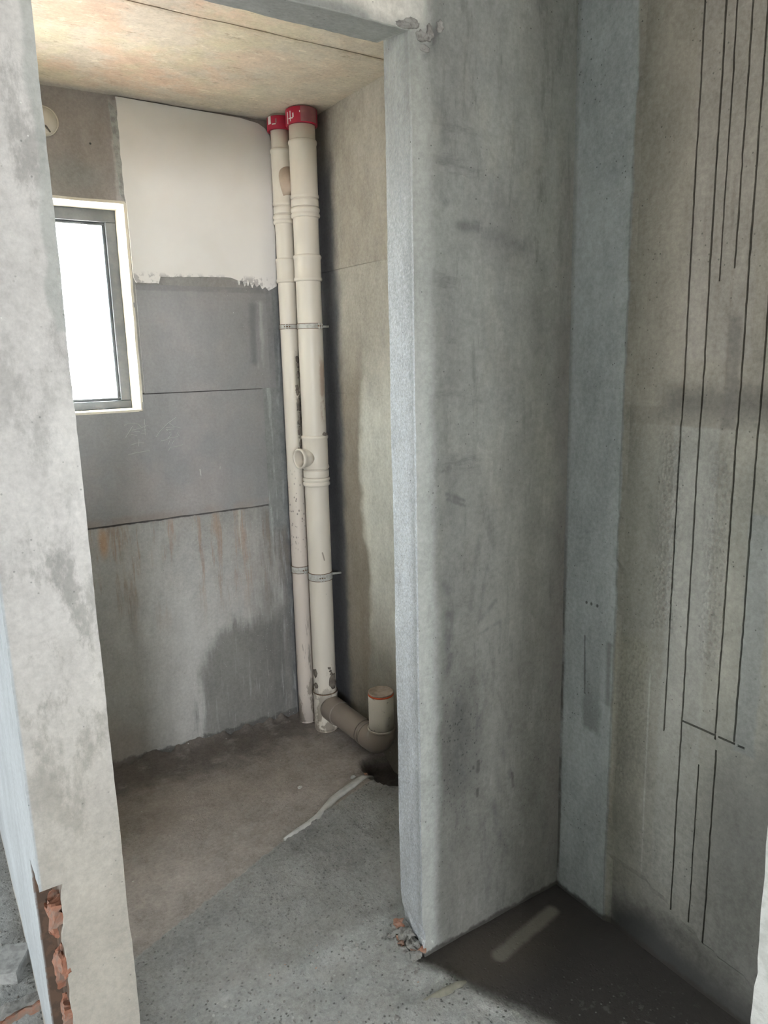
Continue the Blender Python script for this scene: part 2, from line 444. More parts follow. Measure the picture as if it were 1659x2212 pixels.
def mat_panel():
    m = Mat('smooth_grey_render', 0.8).base((0.315, 0.31, 0.315))
    X, Z = m.x, m.z
    e = m.noise(12, 5, 0.6)
    m.mix((0.36, 0.335, 0.33), m.noise(4, 4, 0.6, off=2).smooth(0.42, 0.68) * 0.85)
    m.mix((0.20, 0.198, 0.20), X.smooth(1.05, 1.4) * 0.55)
    m.mix((0.31, 0.265, 0.24), (Z + (X - .6) * .0 + (e - .5) * .02).smooth(1.115, 1.085) * m.noise(9, 3).smooth(0.3, 0.6) * 0.7)
    m.mix((0.14, 0.14, 0.145), m.box(X, Z, 0.8, 1.46, 2.008, 2.1, 0.004) * m.noise(10, 3).smooth(0.35, 0.5) * 0.35)
    m.mix((0.60, 0.60, 0.58), m.seg(X, Z, (1.385, 1.96), (1.372, 1.70), 0.014, 1.0, e, 1.5) * m.noise(40, 3, .6, (1, 1, .2)).smooth(.35, .65) * 0.4)
    m.mix((0.13, 0.13, 0.14), m.seg(X, Z, (1.35, 1.95), (1.345, 1.72), 0.016, 0.9, e, 1.2) * 0.55)
    m.mix((0.66, 0.66, 0.64), m.voronoi(30).smooth(0.05, 0.03) * X.smooth(0.95, 1.05) * m.noise(6, 2).smooth(0.5, 0.6) * 0.9)
    m.mix((0.70, 0.70, 0.68), m.seg(X, Z, (1.063, 1.265), (1.065, 1.24), 0.0018, 0.9) * 0.8)
    m.mix((0.55, 0.55, 0.53), m.seg(X, Z, (1.155, 1.268), (1.153, 1.257), 0.0016, 0.9) * 0.6)
    m.aged(0.55, 0.15)
    m.bump(m.noise(90, 3, 0.6) * 0.3 + m.noise(8, 4) * 0.5, 0.003, 0.35)
    return m.done()


def mat_putty():
    m = Mat('white_putty', 0.85).base((0.80, 0.775, 0.75))
    m.mix((0.76, 0.725, 0.69), m.noise(5, 4, 0.5).smooth(0.4, 0.7) * 0.7)
    low = m.z.smooth(2.085, 2.06)
    m.mix((0.42, 0.40, 0.40), low * m.noise(28, 5, 0.7).smooth(0.5, 0.58) * 0.9)
    m.mix((0.66, 0.64, 0.64), m.x.smooth(1.38, 1.45) * 0.5)
    m.bump(m.noise(40, 4, 0.6) * 0.4 + m.noise(10, 3), 0.002, 0.3)
    return m.done()


def mat_bath_right():
    m = Mat('bathroom_side_plaster').base((0.40, 0.37, 0.325))
    Y, Z = m.y, m.z
    e = m.noise(9, 5, 0.6)
    diag = m.noise(7, 5, 0.65, (1, 1.4, 0.7))
    m.mix((0.36, 0.325, 0.28), diag.smooth(0.4, 0.65) * 0.7)
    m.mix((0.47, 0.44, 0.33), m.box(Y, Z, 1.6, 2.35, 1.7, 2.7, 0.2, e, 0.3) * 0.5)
    m.mix((0.43, 0.41, 0.365), Z.smooth(2.09, 2.08) * 0.7)
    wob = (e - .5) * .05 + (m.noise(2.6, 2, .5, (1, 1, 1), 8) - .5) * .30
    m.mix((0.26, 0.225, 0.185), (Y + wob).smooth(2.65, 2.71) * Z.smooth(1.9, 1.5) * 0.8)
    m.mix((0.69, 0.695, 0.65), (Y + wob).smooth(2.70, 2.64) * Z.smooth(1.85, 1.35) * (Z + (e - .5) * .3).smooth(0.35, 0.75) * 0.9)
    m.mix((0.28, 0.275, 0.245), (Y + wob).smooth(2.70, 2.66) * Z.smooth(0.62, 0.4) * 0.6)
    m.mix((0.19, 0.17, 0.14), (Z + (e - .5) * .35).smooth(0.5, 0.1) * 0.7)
    m.mix((0.62, 0.60, 0.55), m.voronoi(28, (1, 1, .45)).smooth(0.06, 0.035) * m.noise(6, 2).smooth(0.5, 0.6) * Z.smooth(1.0, .6) * 0.8)
    m.mix((0.10, 0.09, 0.08), m.voronoi(40).smooth(0.07, 0.045) * m.noise(5, 2, off=3).smooth(0.5, 0.6) * 0.7)
    lim = Y + (e - .5) * .06 + (m.noise(4, 3, .5) - .5) * .05
    m.mix((0.075, 0.08, 0.095), lim.smooth(2.80, 2.875) * Z.smooth(2.72, 2.4) * 0.85)  # pipe shadow and dark coating, both put into this strip's colour
    m.aged(0.9, 0.5)
    m.bump(m.noise(80, 4, 0.6) * 0.3 + diag * 0.6, 0.004, 0.4)
    return m.done()


def mat_ceiling():
    m = Mat('stained_ceiling_concrete').base((0.52, 0.445, 0.365))
    e = m.noise(7, 6, 0.65)
    m.mix((0.56, 0.40, 0.30), m.noise(3.4, 6, 0.65).smooth(0.44, 0.58) * 0.9)
    m.mix((0.51, 0.45, 0.32), m.noise(4, 6, 0.65, off=4).smooth(0.48, 0.66) * 0.8)
    m.mix((0.60, 0.55, 0.45), m.x.smooth(0.9, 1.4) * 0.6)
    m.mix((0.46, 0.42, 0.34), m.y.smooth(2.9, 3.08) * 0.5)
    m.mix((0.70, 0.62, 0.50), m.noise(12, 7, 0.72, (1, 2, 1), 2).smooth(0.55, 0.68) * 0.7)
    m.mix((0.30, 0.23, 0.165), m.noise(15, 7, 0.74, (1, 2.4, 1), 7).smooth(0.58, 0.70) * 0.75)
    m.mix((0.34, 0.31, 0.28), (m.y + (e - .5) * .08).smooth(3.05, 3.11) * 0.8)
    m.mix((0.40, 0.36, 0.31), (m.x + (e - .5) * .2).smooth(1.52, 1.64) * 0.3)
    m.mix((0.42, 0.33, 0.24), m.y.smooth(2.300, 2.318) * m.y.smooth(2.350, 2.332) * e.smooth(0.35, 0.6) * 0.7)
    m.aged(0.8, 0.4, (1, 1.6, 1))
    m.bump(e + m.noise(60, 4) * 0.3, 0.003, 0.4)
    return m.done()


def mat_floor():
    m = Mat('floor_mortar').base((0.33, 0.335, 0.325))
    X, Y = m.x, m.y
    e = m.noise(14, 5, 0.65)
    fine = m.noise(120, 4, 0.7)
    grit = m.voronoi(60)
    m.mix((0.30, 0.295, 0.28), m.noise(6, 5, 0.6).smooth(0.4, 0.65) * 0.8)
    m.mix((0.50, 0.51, 0.50), X.smooth(0.12, 0.02) * 0.6)
    m.mix((0.10, 0.095, 0.09), grit.smooth(0.22, 0.12) * m.noise(16, 4, .7).smooth(0.44, 0.56) * 0.8)
    m.mix((0.46, 0.46, 0.44), m.voronoi(43).smooth(0.2, 0.12) * m.noise(12, 3, off=6).smooth(0.5, 0.6) * 0.7)
    m.mix((0.45, 0.27, 0.18), m.voronoi(33, (1, 1.3, 1)).smooth(0.13, 0.08) * m.noise(7, 2, off=5).smooth(0.57, 0.64) * 0.7)
    # bathroom floor behind the trowelled edge: damp smooth brown screed
    line1 = (Y - 2.455 - (X - 1.48) * 0.41).max((Y - 2.274 - (X - 1.04) * 0.3) * 1.0)
    bath = (line1 + (e - .5) * .04).smooth(-0.015, 0.015) * X.smooth(0.27, 0.29)
    m.mix((0.33, 0.29, 0.265), bath)
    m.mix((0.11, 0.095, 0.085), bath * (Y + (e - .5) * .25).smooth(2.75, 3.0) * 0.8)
    m.mix((0.36, 0.335, 0.31), bath * m.noise(9, 5, 0.6).smooth(0.55, 0.7) * 0.5)
    m.mix((0.55, 0.54, 0.50), bath * m.voronoi(17, (1, 1.4, 1)).smooth(0.07, 0.045) * e.smooth(0.5, 0.56) * 0.8)
    near = X.smooth(0.27, 0.29) * line1.smooth(0.0, -0.02) * Y.smooth(1.7, 1.76)
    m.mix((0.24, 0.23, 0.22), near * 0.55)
    # pit under the elbow
    m.mix((0.035, 0.028, 0.023), m.ell(X, Y, 1.555, 2.44, 0.085, 0.13, 0.25, e, 0.4) * 0.92)
    m.aged(1.2, 0.0, (1, 1, 1))
    # damp screed of the alcove, darkened further by shade painted into it
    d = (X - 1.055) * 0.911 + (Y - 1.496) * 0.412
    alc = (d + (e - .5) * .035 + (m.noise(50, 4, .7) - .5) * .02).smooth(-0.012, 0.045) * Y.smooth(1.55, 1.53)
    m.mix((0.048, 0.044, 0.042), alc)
    m.mix((0.10, 0.085, 0.07), alc * m.ell(X, Y, 1.25, 1.42, 0.22, 0.1, 0.8, e, 0.6) * 0.6)
    m.mix((0.21, 0.195, 0.165), alc * m.seg(X, Y, (1.275, 1.405), (1.525, 1.447), 0.022, 0.5, e, 0.9) * 0.85)
    m.mix((0.20, 0.21, 0.19), alc * m.voronoi(45).smooth(0.16, 0.09) * m.ell(X, Y, 1.25, 1.05, 0.25, 0.17, 0.7, e, 1.0) * 0.7)
    m.mix((0.16, 0.165, 0.15), alc * m.noise(25, 5, .7).smooth(0.56, 0.64) * m.ell(X, Y, 1.25, 1.0, 0.25, 0.15, 0.7) * 0.6)
    # trench beside the pier
    m.mix((0.07, 0.055, 0.042), m.box(X, Y, -0.3, 0.17, 1.45, 1.955, 0.01, e, 0.03) * 0.85)
    h = m.noise(45, 5, 0.7) * 0.8 + fine * 0.4 - grit.smooth(0.3, 0.05) * 0.4
    m.bump(h * (1 - alc * 0.7) * (1 - bath * 0.6), 0.013, 0.9)
    return m.done()


def mat_simple(name, c, c2=None, rough=0.9, ns=20, bump=0.003):
    m = Mat(name, rough).base(c)
    n = m.noise(ns, 5, 0.6)
    if c2:
        m.mix(c2, n.smooth(0.4, 0.66))
    m.bump(n + m.noise(ns * 5, 3) * 0.4, bump, 0.5)
    return m.done()


def mat_pvc(name, kind):
    m = Mat(name, 0.38).base((0.65, 0.605, 0.535))
    m.b.inputs['Specular IOR Level'].default_value = 0.4
    m.mix((0.61, 0.56, 0.49), m.noise(3, 3, 0.5, (1, 1, 0.4)).smooth(0.4, 0.65) * 0.7)
    e = m.noise(16, 5, 0.65, (1, 1, 0.5))
    mud = (0.25, 0.215, 0.175)
    if kind == 'right':
        low = m.z.smooth(0.42, 0.05)
        m.mix(mud, (e + low * 0.16).smooth(0.62, 0.67) * low * 0.85)
        m.mix((0.14, 0.12, 0.10), m.voronoi(38).smooth(0.15, 0.09) * m.noise(9, 2).smooth(0.55, 0.6) * m.z.smooth(0.9, 0.4) * 0.8)
        right = m.x.smooth(1.524, 1.542)
        m.mix((0.40, 0.30, 0.24), right * m.box(m.y, m.z, 2, 4, 1.46, 1.72, 0.03, e, 0.12) * (e.smooth(0.42, 0.5)) * 0.85)
        m.mix((0.2, 0.16, 0.13), m.seg(m.x, m.z, (1.512, 0.87), (1.52, 0.835), 0.003, 0.5) * m.y.smooth(2.92, 2.9) * 0.8)
    elif kind == 'left':
        m.mix((0.59, 0.52, 0.475), m.z.smooth(1.25, 0.9) * 0.7)
        m.mix((0.16, 0.14, 0.125), m.voronoi(80, (1, 1, .6)).smooth(0.30, 0.2) * m.noise(24, 3).smooth(0.46, 0.54) * m.box(m.x, m.z, 1, 2, 0.88, 1.2, 0.08) * 0.8)
        low = m.z.smooth(0.45, 0.1)
        m.mix((0.17, 0.15, 0.13), m.noise(30, 4, 0.7, (1, 1, 0.15)).smooth(0.58, 0.66) * m.z.smooth(0.75, 0.3) * 0.7)
        m.mix(mud, (e + low * 0.15).smooth(0.66, 0.7) * low * 0.8)
        # mortar smeared down the side next to the front pipe
        sm = m.x.smooth(1.476, 1.490) * m.box(m.y, m.z, 2, 4, 1.25, 1.74, 0.04)
        m.mix((0.26, 0.245, 0.20), sm * m.noise(22, 5, 0.6, (1, 1, 0.5)).smooth(0.38, 0.48) * 0.85)
        m.mix((0.10, 0.09, 0.08), sm * m.noise(26, 4, 0.6, off=3).smooth(0.56, 0.62) * 0.9)
    elif kind == 'floor':
        top = m.z.smooth(0.22, 0.17)
        m.mix((0.205, 0.165, 0.14), (top + (e - 0.5) * 0.7).smooth(0.35, 0.6) * 0.92)
        m.mix((0.22, 0.20, 0.17), m.noise(60, 4, 0.7).smooth(0.6, 0.68) * 0.7)
        m.mix((0.25, 0.22, 0.18), m.ell(m.x, m.z, 1.56, 0.215, 0.03, 0.05, 0.5, e, 0.8) * 0.7)
    return m.done()


M = dict(
    pier=mat_pier(), front=mat_front(), right=mat_right(), back=mat_window_wall(), panel=mat_panel(),
    putty=mat_putty(), bathr=mat_bath_right(), ceil=mat_ceiling(), floor=mat_floor(),
    pvc_r=mat_pvc('ivory_pvc_muddy', 'right'), pvc_l=mat_pvc('ivory_pvc_spattered', 'left'),
    pvc_f=mat_pvc('ivory_pvc_caked', 'floor'), pvc=mat_pvc('ivory_pvc', ''),
    red=mat_simple('red_collar_paint', (0.42, 0.022, 0.05), (0.36, 0.03, 0.06), 0.45, 30, 0.0005),
    redfade=mat_simple('faded_red_print', (0.30, 0.12, 0.13), (0.33, 0.15, 0.15), 0.6, 30, 0.0005),
    white=mat_simple('white_print', (0.75, 0.72, 0.70), None, 0.6),
    orange=mat_simple('orange_tape', (0.72, 0.13, 0.05), (0.6, 0.12, 0.06), 0.6),
    dust=mat_simple('dusty_cap', (0.36, 0.29, 0.24), (0.27, 0.22, 0.185), 0.9, 45),
    steel=mat_simple('galvanised_steel', (0.50, 0.50, 0.47), (0.38, 0.36, 0.33), 0.5, 60, 0.0005),
    rust=mat_simple('rusty_edge', (0.16, 0.10, 0.07), (0.22, 0.15, 0.1), 0.8, 60, 0.0005),
    alu=mat_simple('grey_aluminium', (0.085, 0.092, 0.105), (0.11, 0.117, 0.13), 0.45, 20, 0.0002),
    reveal=mat_simple('pale_reveal_plaster', (0.66, 0.60, 0.50), (0.72, 0.67, 0.58), 0.9, 18),
    shell=mat_simple('room_plaster', (0.42, 0.42, 0.40), (0.36, 0.36, 0.34), 0.9, 5),
    near=mat_simple('near_jamb_plaster', (0.62, 0.62, 0.59), (0.50, 0.50, 0.47), 0.9, 45, 0.006),
    brick=mat_simple('red_brick', (0.38, 0.18, 0.12), (0.30, 0.22, 0.18), 0.95, 30, 0.004),
    rubble=mat_simple('dull_mortar', (0.30, 0.295, 0.28), (0.19, 0.18, 0.17), 0.95, 50, 0.004),
    mortar=mat_simple('rough_mortar', (0.42, 0.42, 0.40), (0.28, 0.275, 0.26), 0.95, 40, 0.006),
    dusty=mat_simple('shaded_brown_pvc', (0.46, 0.37, 0.30), (0.40, 0.32, 0.25), 0.6, 14, 0.0005),  # browner copy of the pipe plastic, carries the branch's shading
    mortar2=mat_simple('smooth_mortar', (0.235, 0.225, 0.185), (0.17, 0.165, 0.135), 0.9, 25, 0.002),
    streak=mat_simple('pale_mortar_edge', (0.47, 0.46, 0.44), (0.40, 0.39, 0.37), 0.95, 30, 0.002),
    stone=mat_simple('grey_stone', (0.40, 0.40, 0.39), (0.28, 0.28, 0.27), 0.9, 40, 0.002),
    chalk=mat_simple('chalk_scratch', (0.50, 0.50, 0.49), None, 0.95, 80, 0.0),
    mud=mat_simple('dried_mud', (0.13, 0.11, 0.095), (0.19, 0.165, 0.14), 0.95, 50, 0.003),
    dark=mat_simple('dark_rubber', (0.05, 0.045, 0.04), None, 0.7),
)


def mat_glass():
    m = bpy.data.materials.new('clear_glass')
    m.use_nodes = True
    t = m.node_tree
    t.nodes.clear()
    tr = t.nodes.new('ShaderNodeBsdfTransparent')
    tr.inputs[0].default_value = (0.93, 0.95, 0.95, 1)
    gl = t.nodes.new('ShaderNodeBsdfGlossy')
    gl.inputs['Roughness'].default_value = 0.02
    mi = t.nodes.new('ShaderNodeMixShader')
    mi.inputs[0].default_value = 0.06
    t.links.new(tr.outputs[0], mi.inputs[1])
    t.links.new(gl.outputs[0], mi.inputs[2])
    o = t.nodes.new('ShaderNodeOutputMaterial')
    t.links.new(mi.outputs[0], o.inputs[0])
    return m


M['glass'] = mat_glass()


# ------------------------------------------------------------------ mesh helpers
def tag(o, label=None, cat=None, group=None, kind=None):
    if label: o['label'] = label
    if cat: o['category'] = cat
    if group: o['group'] = group
    if kind: o['kind'] = kind
    return o


def link(name, bm, mat, parent=None, smooth=False):
    me = bpy.data.meshes.new(name)
    bmesh.ops.recalc_face_normals(bm, faces=bm.faces[:])
    if smooth:
        for f in bm.faces:
            f.smooth = True
    bm.to_mesh(me)
    bm.free()
    o = bpy.data.objects.new(name, me)
    for k in (mat if isinstance(mat, (list, tuple)) else [mat]):
        me.materials.append(k)
    COL.objects.link(o)
    if parent is not None:
        o.parent = parent
    return o


def empty(name, loc=(0, 0, 0)):
    o = bpy.data.objects.new(name, None)
    o.location = loc
    o.empty_display_size = 0.1
    COL.objects.link(o)
    return o


def lerp_list(a, b, step):
    n = max(1, int(round(abs(b - a) / step)))
    return [a + (b - a) * i / n for i in range(n + 1)]


def merge_lists(*ls, eps=1e-4):
    v = sorted(x for l in ls for x in l)
    out = [v[0]]
    for x in v[1:]:
        if x - out[-1] > eps:
            out.append(x)
    return out


def nz(p, s, seed=0.0):
    return mn.noise(Vector(p) * s + Vector((seed, seed * 1.3, -seed)))


def rough_box(bm, x, y, z, step=0.03, amp=0.002, warp=None, scales=(9, 40), mat_index=0, zstep=None):
    xs = lerp_list(*x, step)
    ys = lerp_list(*y, step)
    zs = lerp_list(*z, zstep or step)
    vd = {}

    def V(i, j, k):
        if (i, j, k) not in vd:
            p = Vector((xs[i], ys[j], zs[k]))
            if warp:
                p = Vector(warp(*p))
            d = Vector((nz(p, scales[0], 1) + 0.6 * nz(p, scales[1], 4),
                        nz(p, scales[0], 11) + 0.6 * nz(p, scales[1], 14),
                        nz(p, scales[0], 21) + 0.6 * nz(p, scales[1], 24)))
            vd[(i, j, k)] = bm.verts.new(p + d * amp)
        return vd[(i, j, k)]
    nx, ny, nz_ = len(xs) - 1, len(ys) - 1, len(zs) - 1
    F = []
    for i in range(nx):
        for j in range(ny):
            for k in (0, nz_):
                F.append((V(i, j, k), V(i + 1, j, k), V(i + 1, j + 1, k), V(i, j + 1, k)))
    for i in range(nx):
        for k in range(nz_):
            for j in (0, ny):
                F.append((V(i, j, k), V(i + 1, j, k), V(i + 1, j, k + 1), V(i, j, k + 1)))
    for j in range(ny):
        for k in range(nz_):
            for i in (0, nx):
                F.append((V(i, j, k), V(i, j + 1, k), V(i, j + 1, k + 1), V(i, j, k + 1)))
    for f in F:
        bm.faces.new(f).material_index = mat_index


def wall_grid(bm, us, vs, P, depth, hole, thick, groove=None, gdepth=0.008):
    """closed wall: front P(u,v,d) with relief depth(u,v); hole(u,v) cells are cut right through;
    groove(u,v) cells are recessed channels with side faces"""
    fr, bk, gr = {}, {}, {}

    def F(i, j):
        if (i, j) not in fr:
            fr[(i, j)] = bm.verts.new(P(us[i], vs[j], depth(us[i], vs[j])))
        return fr[(i, j)]

    def B(i, j):
        if (i, j) not in bk:
            bk[(i, j)] = bm.verts.new(P(us[i], vs[j], -thick))
        return bk[(i, j)]

    def G(i, j):
        if (i, j) not in gr:
            gr[(i, j)] = bm.verts.new(P(us[i], vs[j], depth(us[i], vs[j]) - gdepth))
        return gr[(i, j)]
    nu, nv = len(us) - 1, len(vs) - 1
    ty = {}
    for i in range(nu):
        for j in range(nv):
            cu, cv = (us[i] + us[i + 1]) / 2, (vs[j] + vs[j + 1]) / 2
            ty[(i, j)] = 0 if hole and hole(cu, cv) else (2 if groove and groove(cu, cv) else 1)
    for (i, j), t in ty.items():
        if t == 0:
            continue
        A = F if t == 1 else G
        bm.faces.new((A(i, j), A(i + 1, j), A(i + 1, j + 1), A(i, j + 1)))
        bm.faces.new((B(i, j), B(i, j + 1), B(i + 1, j + 1), B(i + 1, j)))
        for (di, dj, a, b) in ((1, 0, (i + 1, j), (i + 1, j + 1)), (-1, 0, (i, j), (i, j + 1)),
                               (0, 1, (i, j + 1), (i + 1, j + 1)), (0, -1, (i, j), (i + 1, j))):
            n = ty.get((i + di, j + dj), 0)
            if n == 0:
                bm.faces.new((A(*a), A(*b), B(*b), B(*a)))
            elif t == 2 and n == 1:
                bm.faces.new((F(*a), F(*b), G(*b), G(*a)))


def prism(bm, pts, y0, y1):
    """outline in the XZ plane extruded in Y"""
    a = [bm.verts.new((x, y0, z)) for x, z in pts]
    b = [bm.verts.new((x, y1, z)) for x, z in pts]
    bm.faces.new(a)
    bm.faces.new(b[::-1])
    n = len(pts)
    for i in range(n):
        bm.faces.new((a[i], a[(i + 1) % n], b[(i + 1) % n], b[i]))


def lathe(bm, prof, org=(0, 0, 0), axis=(0, 0, 1), seg=40, closed=False, cap0=True, cap1=True):
    """revolve (r, t) profile about axis through org"""
    ax = Vector(axis).normalized()
    a = ax.orthogonal().normalized()
    b = ax.cross(a)
    o = Vector(org)
    rings = []
    for r, t in prof:
        rings.append([bm.verts.new(o + ax * t + (a * math.cos(k * math.tau / seg) + b * math.sin(k * math.tau / seg)) * r)
                      for k in range(seg)])
    pairs = list(zip(rings, rings[1:]))
    if closed:
        pairs.append((rings[-1], rings[0]))
    for p, q in pairs:
        for k in range(seg):
            bm.faces.new((p[k], p[(k + 1) % seg], q[(k + 1) % seg], q[k]))
    if not closed:
        if cap0: bm.faces.new(rings[0][::-1])
        if cap1: bm.faces.new(rings[-1])


def sweep(bm, path, rad, seg=24, caps=True):
    """round tube along points"""
    path = [Vector(p) for p in path]
    rads = rad if isinstance(rad, (list, tuple)) else [rad] * len(path)
    t0 = (path[1] - path[0]).normalized()
    a = t0.orthogonal().normalized()
    rings = []
    for i, p in enumerate(path):
        t = (path[min(i + 1, len(path) - 1)] - path[max(i - 1, 0)]).normalized()
        a = (a - t * a.dot(t)).normalized()
        b = t.cross(a)
        rings.append([bm.verts.new(p + (a * math.cos(k * math.tau / seg) + b * math.sin(k * math.tau / seg)) * rads[i])
                      for k in range(seg)])
    for p, q in zip(rings, rings[1:]):
        for k in range(seg):
            bm.faces.new((p[k], p[(k + 1) % seg], q[(k + 1) % seg], q[k]))
    if caps:
        bm.faces.new(rings[0][::-1])
        bm.faces.new(rings[-1])


def blob(bm, loc, size, seed, amp=0.25, sub=2, rot=0.0):
    r = bmesh.ops.create_icosphere(bm, subdivisions=sub, radius=1)
    rm = Matrix.Rotation(rot, 3, 'Z')
    for v in r['verts']:
        d = v.co.normalized()
        k = 1 + amp * nz(d, 1.6, seed) + amp * 0.5 * nz(d, 4, seed + 3)
        p = Vector((d.x * size[0], d.y * size[1], d.z * size[2])) * k
        v.co = rm @ p + Vector(loc)


# ------------------------------------------------------------------ setting
Y1, Y2 = 1.524, 1.670          # front wall faces
XJ = 1.081                     # right jamb
XP0, XP1 = 0.115, 0.283        # partition wall (pier)
ZL = 2.447                     # lintel
XR = 1.62                      # right wall
YW = 3.125                     # bathroom window wall
ZC = 2.714                     # bathroom ceiling


def floor_h(x, y):
    p = (x, y, 0)
    dal = (x - 1.055) * 0.911 + (y - 1.496) * 0.412 + 0.012 * nz(p, 18, 4)
    alc = max(0.0, min(1.0, (dal + 0.01) / 0.05)) if y < 1.54 else 0.0
    if x > XP1:
        line = max(y - 2.455 - (x - 1.48) * 0.41, y - 2.274 - (x - 1.04) * 0.3)
    else:
        line = -1
    if line > 0:
        h = 0.003 * nz(p, 7, 3) + 0.0015 * nz(p, 40, 2) - 0.006
    else:
        h = 0.007 * nz(p, 9, 5) + 0.008 * abs(nz(p, 28, 8)) + 0.006 * nz(p, 60, 1) + 0.003
        h += alc * (-0.003 + 0.002 * nz(p, 10) - h)
    if x > XP1 and y > 2.2:
        dw = YW - y
        h += max(0, 0.03 * math.exp(-max(dw, 0) / 0.018)) * (0.6 + 1.2 * nz((x, 0, 0), 30, 2))
    q = math.hypot((x - 1.555) / 0.10, (y - 2.44) / 0.15)
    if q < 1:
        h -= 0.06 * min(1, (1 - q) * 3) * (1 + 0.2 * nz(p, 40))
    if -0.32 < x < 0.175 and 1.43 < y < 1.97:
        k = min(1, (1.97 - y) / 0.02, (x + 0.32) / 0.03, (0.175 - x) / 0.015, (y - 1.43) / 0.02)
        h -= 0.075 * k * (1 + 0.25 * nz(p, 25, 9))
    return h


xs = merge_lists([-5.0, -3.5, -2.5, -1.8, -1.2], lerp_list(-0.8, 1.72, 0.0125), [1.8])
ys = merge_lists([-7.5, -6, -5, -4.0, -3, -2, -1, -0.4, 0.0], lerp_list(0.3, 3.18, 0.0125), [3.3, 3.5, 4.0, 4.6])
bm = bmesh.new()
gv = [[bm.verts.new((x, y, floor_h(x, y))) for y in ys] for x in xs]
for i in range(len(xs) - 1):
    for j in range(len(ys) - 1):
        bm.faces.new((gv[i][j], gv[i + 1][j], gv[i + 1][j + 1], gv[i][j + 1]))
edge = [e for e in bm.edges if e.is_boundary]
r = bmesh.ops.extrude_edge_only(bm, edges=edge)
for v in [g for g in r['geom'] if isinstance(g, bmesh.types.BMVert)]:
    v.co.z = -0.25
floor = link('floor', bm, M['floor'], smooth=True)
tag(floor, 'rough grey mortar floor, damp and dark with painted shade in the alcove and brown inside the bathroom', 'floor', kind='structure')

# pale trowelled edge curving over the bathroom floor
bm = bmesh.new()
ctr = [(1.495, 2.462), (1.44, 2.447), (1.38, 2.425), (1.32, 2.402), (1.257, 2.377), (1.20, 2.338), (1.153, 2.305), (1.10, 2.286),
       (1.041, 2.270), (0.98, 2.25)]
wid = [0.010, 0.018, 0.021, 0.022, 0.022, 0.021, 0.020, 0.016, 0.012, 0.005]
pv = None
for i, ((x, y), w) in enumerate(zip(ctr, wid)):
    a = Vector(ctr[max(0, i - 1)])
    b = Vector(ctr[min(len(ctr) - 1, i + 1)])
    n = Vector((-(b - a).y, (b - a).x)).normalized()
    row = []
    for s, zz in ((-1, -0.014), (-0.75, 0.003), (0, 0.007), (0.75, 0.003), (1, -0.014)):
        k = w * (1 + 0.25 * nz((x, y, s), 40))
        row.append(bm.verts.new((x + n.x * k * s, y + n.y * k * s, zz + floor_h(x, y) * 0.5)))
    if pv:
        for k in range(4):
            bm.faces.new((pv[k], pv[k + 1], row[k + 1], row[k]))
        bm.faces.new((pv[4], pv[0], row[0], row[4]))
    else:
        bm.faces.new(row)
    pv = row
bm.faces.new(pv[::-1])
tag(link('mortar_edge', bm, M['streak'], floor, True), 'pale curved mortar edge')

# half-buried smooth tongue of mortar at the mouth of the alcove
bm = bmesh.new()
path = [(0.955, 1.418, -0.010), (0.98, 1.404, -0.006), (1.02, 1.394, -0.002), (1.06, 1.388, 0.001), (1.10, 1.385, 0.002), (1.13, 1.386, -0.004)]
sweep(bm, path, [0.004, 0.007, 0.011, 0.013, 0.012, 0.006], 14)
tag(link('mortar_tongue', bm, M['mortar2'], floor, True), 'smooth olive grey ridge half buried in the rough mortar')

# front wall: right part with the door jamb, and the lintel over the opening
bm = bmesh.new()


def warp_jamb(x, y, z):
    if x < 1.2:
        k = (1.2 - x) / (1.2 - XJ)
        x += k * 0.023 * (y - Y1) / (Y2 - Y1)
        if z < 0.12 and k > 0.6:                       # broken foot of the corner
            x += 0.018 * (1 - z / 0.12) * max(0, 0.5 + nz((x, y, z), 45, 3)) * 1.2
    return x, y, z


rough_box(bm, (XJ, XR + 0.012), (Y1, Y2), (-0.05, 3.0), 0.0243, 0.0022, warp_jamb, (6, 55), 0, 0.025)


def warp_lintel(x, y, z):
    if z < 2.6:
        z += (2.6 - z) / 0.153 * 0.022 * (y - Y1) / (Y2 - Y1)
    return x, y, z


rough_box(bm, (XP1 - 0.003, 1.085), (Y1, Y2), (ZL, 3.0), 0.0243, 0.003, warp_lintel, (7, 50))
bmesh.ops.recalc_face_normals(bm, faces=bm.faces[:])
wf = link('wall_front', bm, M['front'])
tag(wf, 'grey plastered wall with the doorway and its pale rough jamb', 'wall', kind='structure')
# raised cement lumps where lintel and jamb meet
bm = bmesh.new()
for i, (x, z, a, b) in enumerate(((1.088, 2.462, .022, .010), (1.112, 2.44, .016, .012), (1.135, 2.452, .012, .018), (1.165, 2.47, .010, .012),
                                  (1.12, 2.415, .014, .008), (1.062, 2.455, .02, .008))):
    blob(bm, (x, Y1 + 0.002, z), (a, 0.007, b), i * 3.1, 0.5, 3)
tag(link('cement_lump', bm, M['rubble'], wf, True), 'lumpy cement daub at the top of the door corner', kind='stuff')
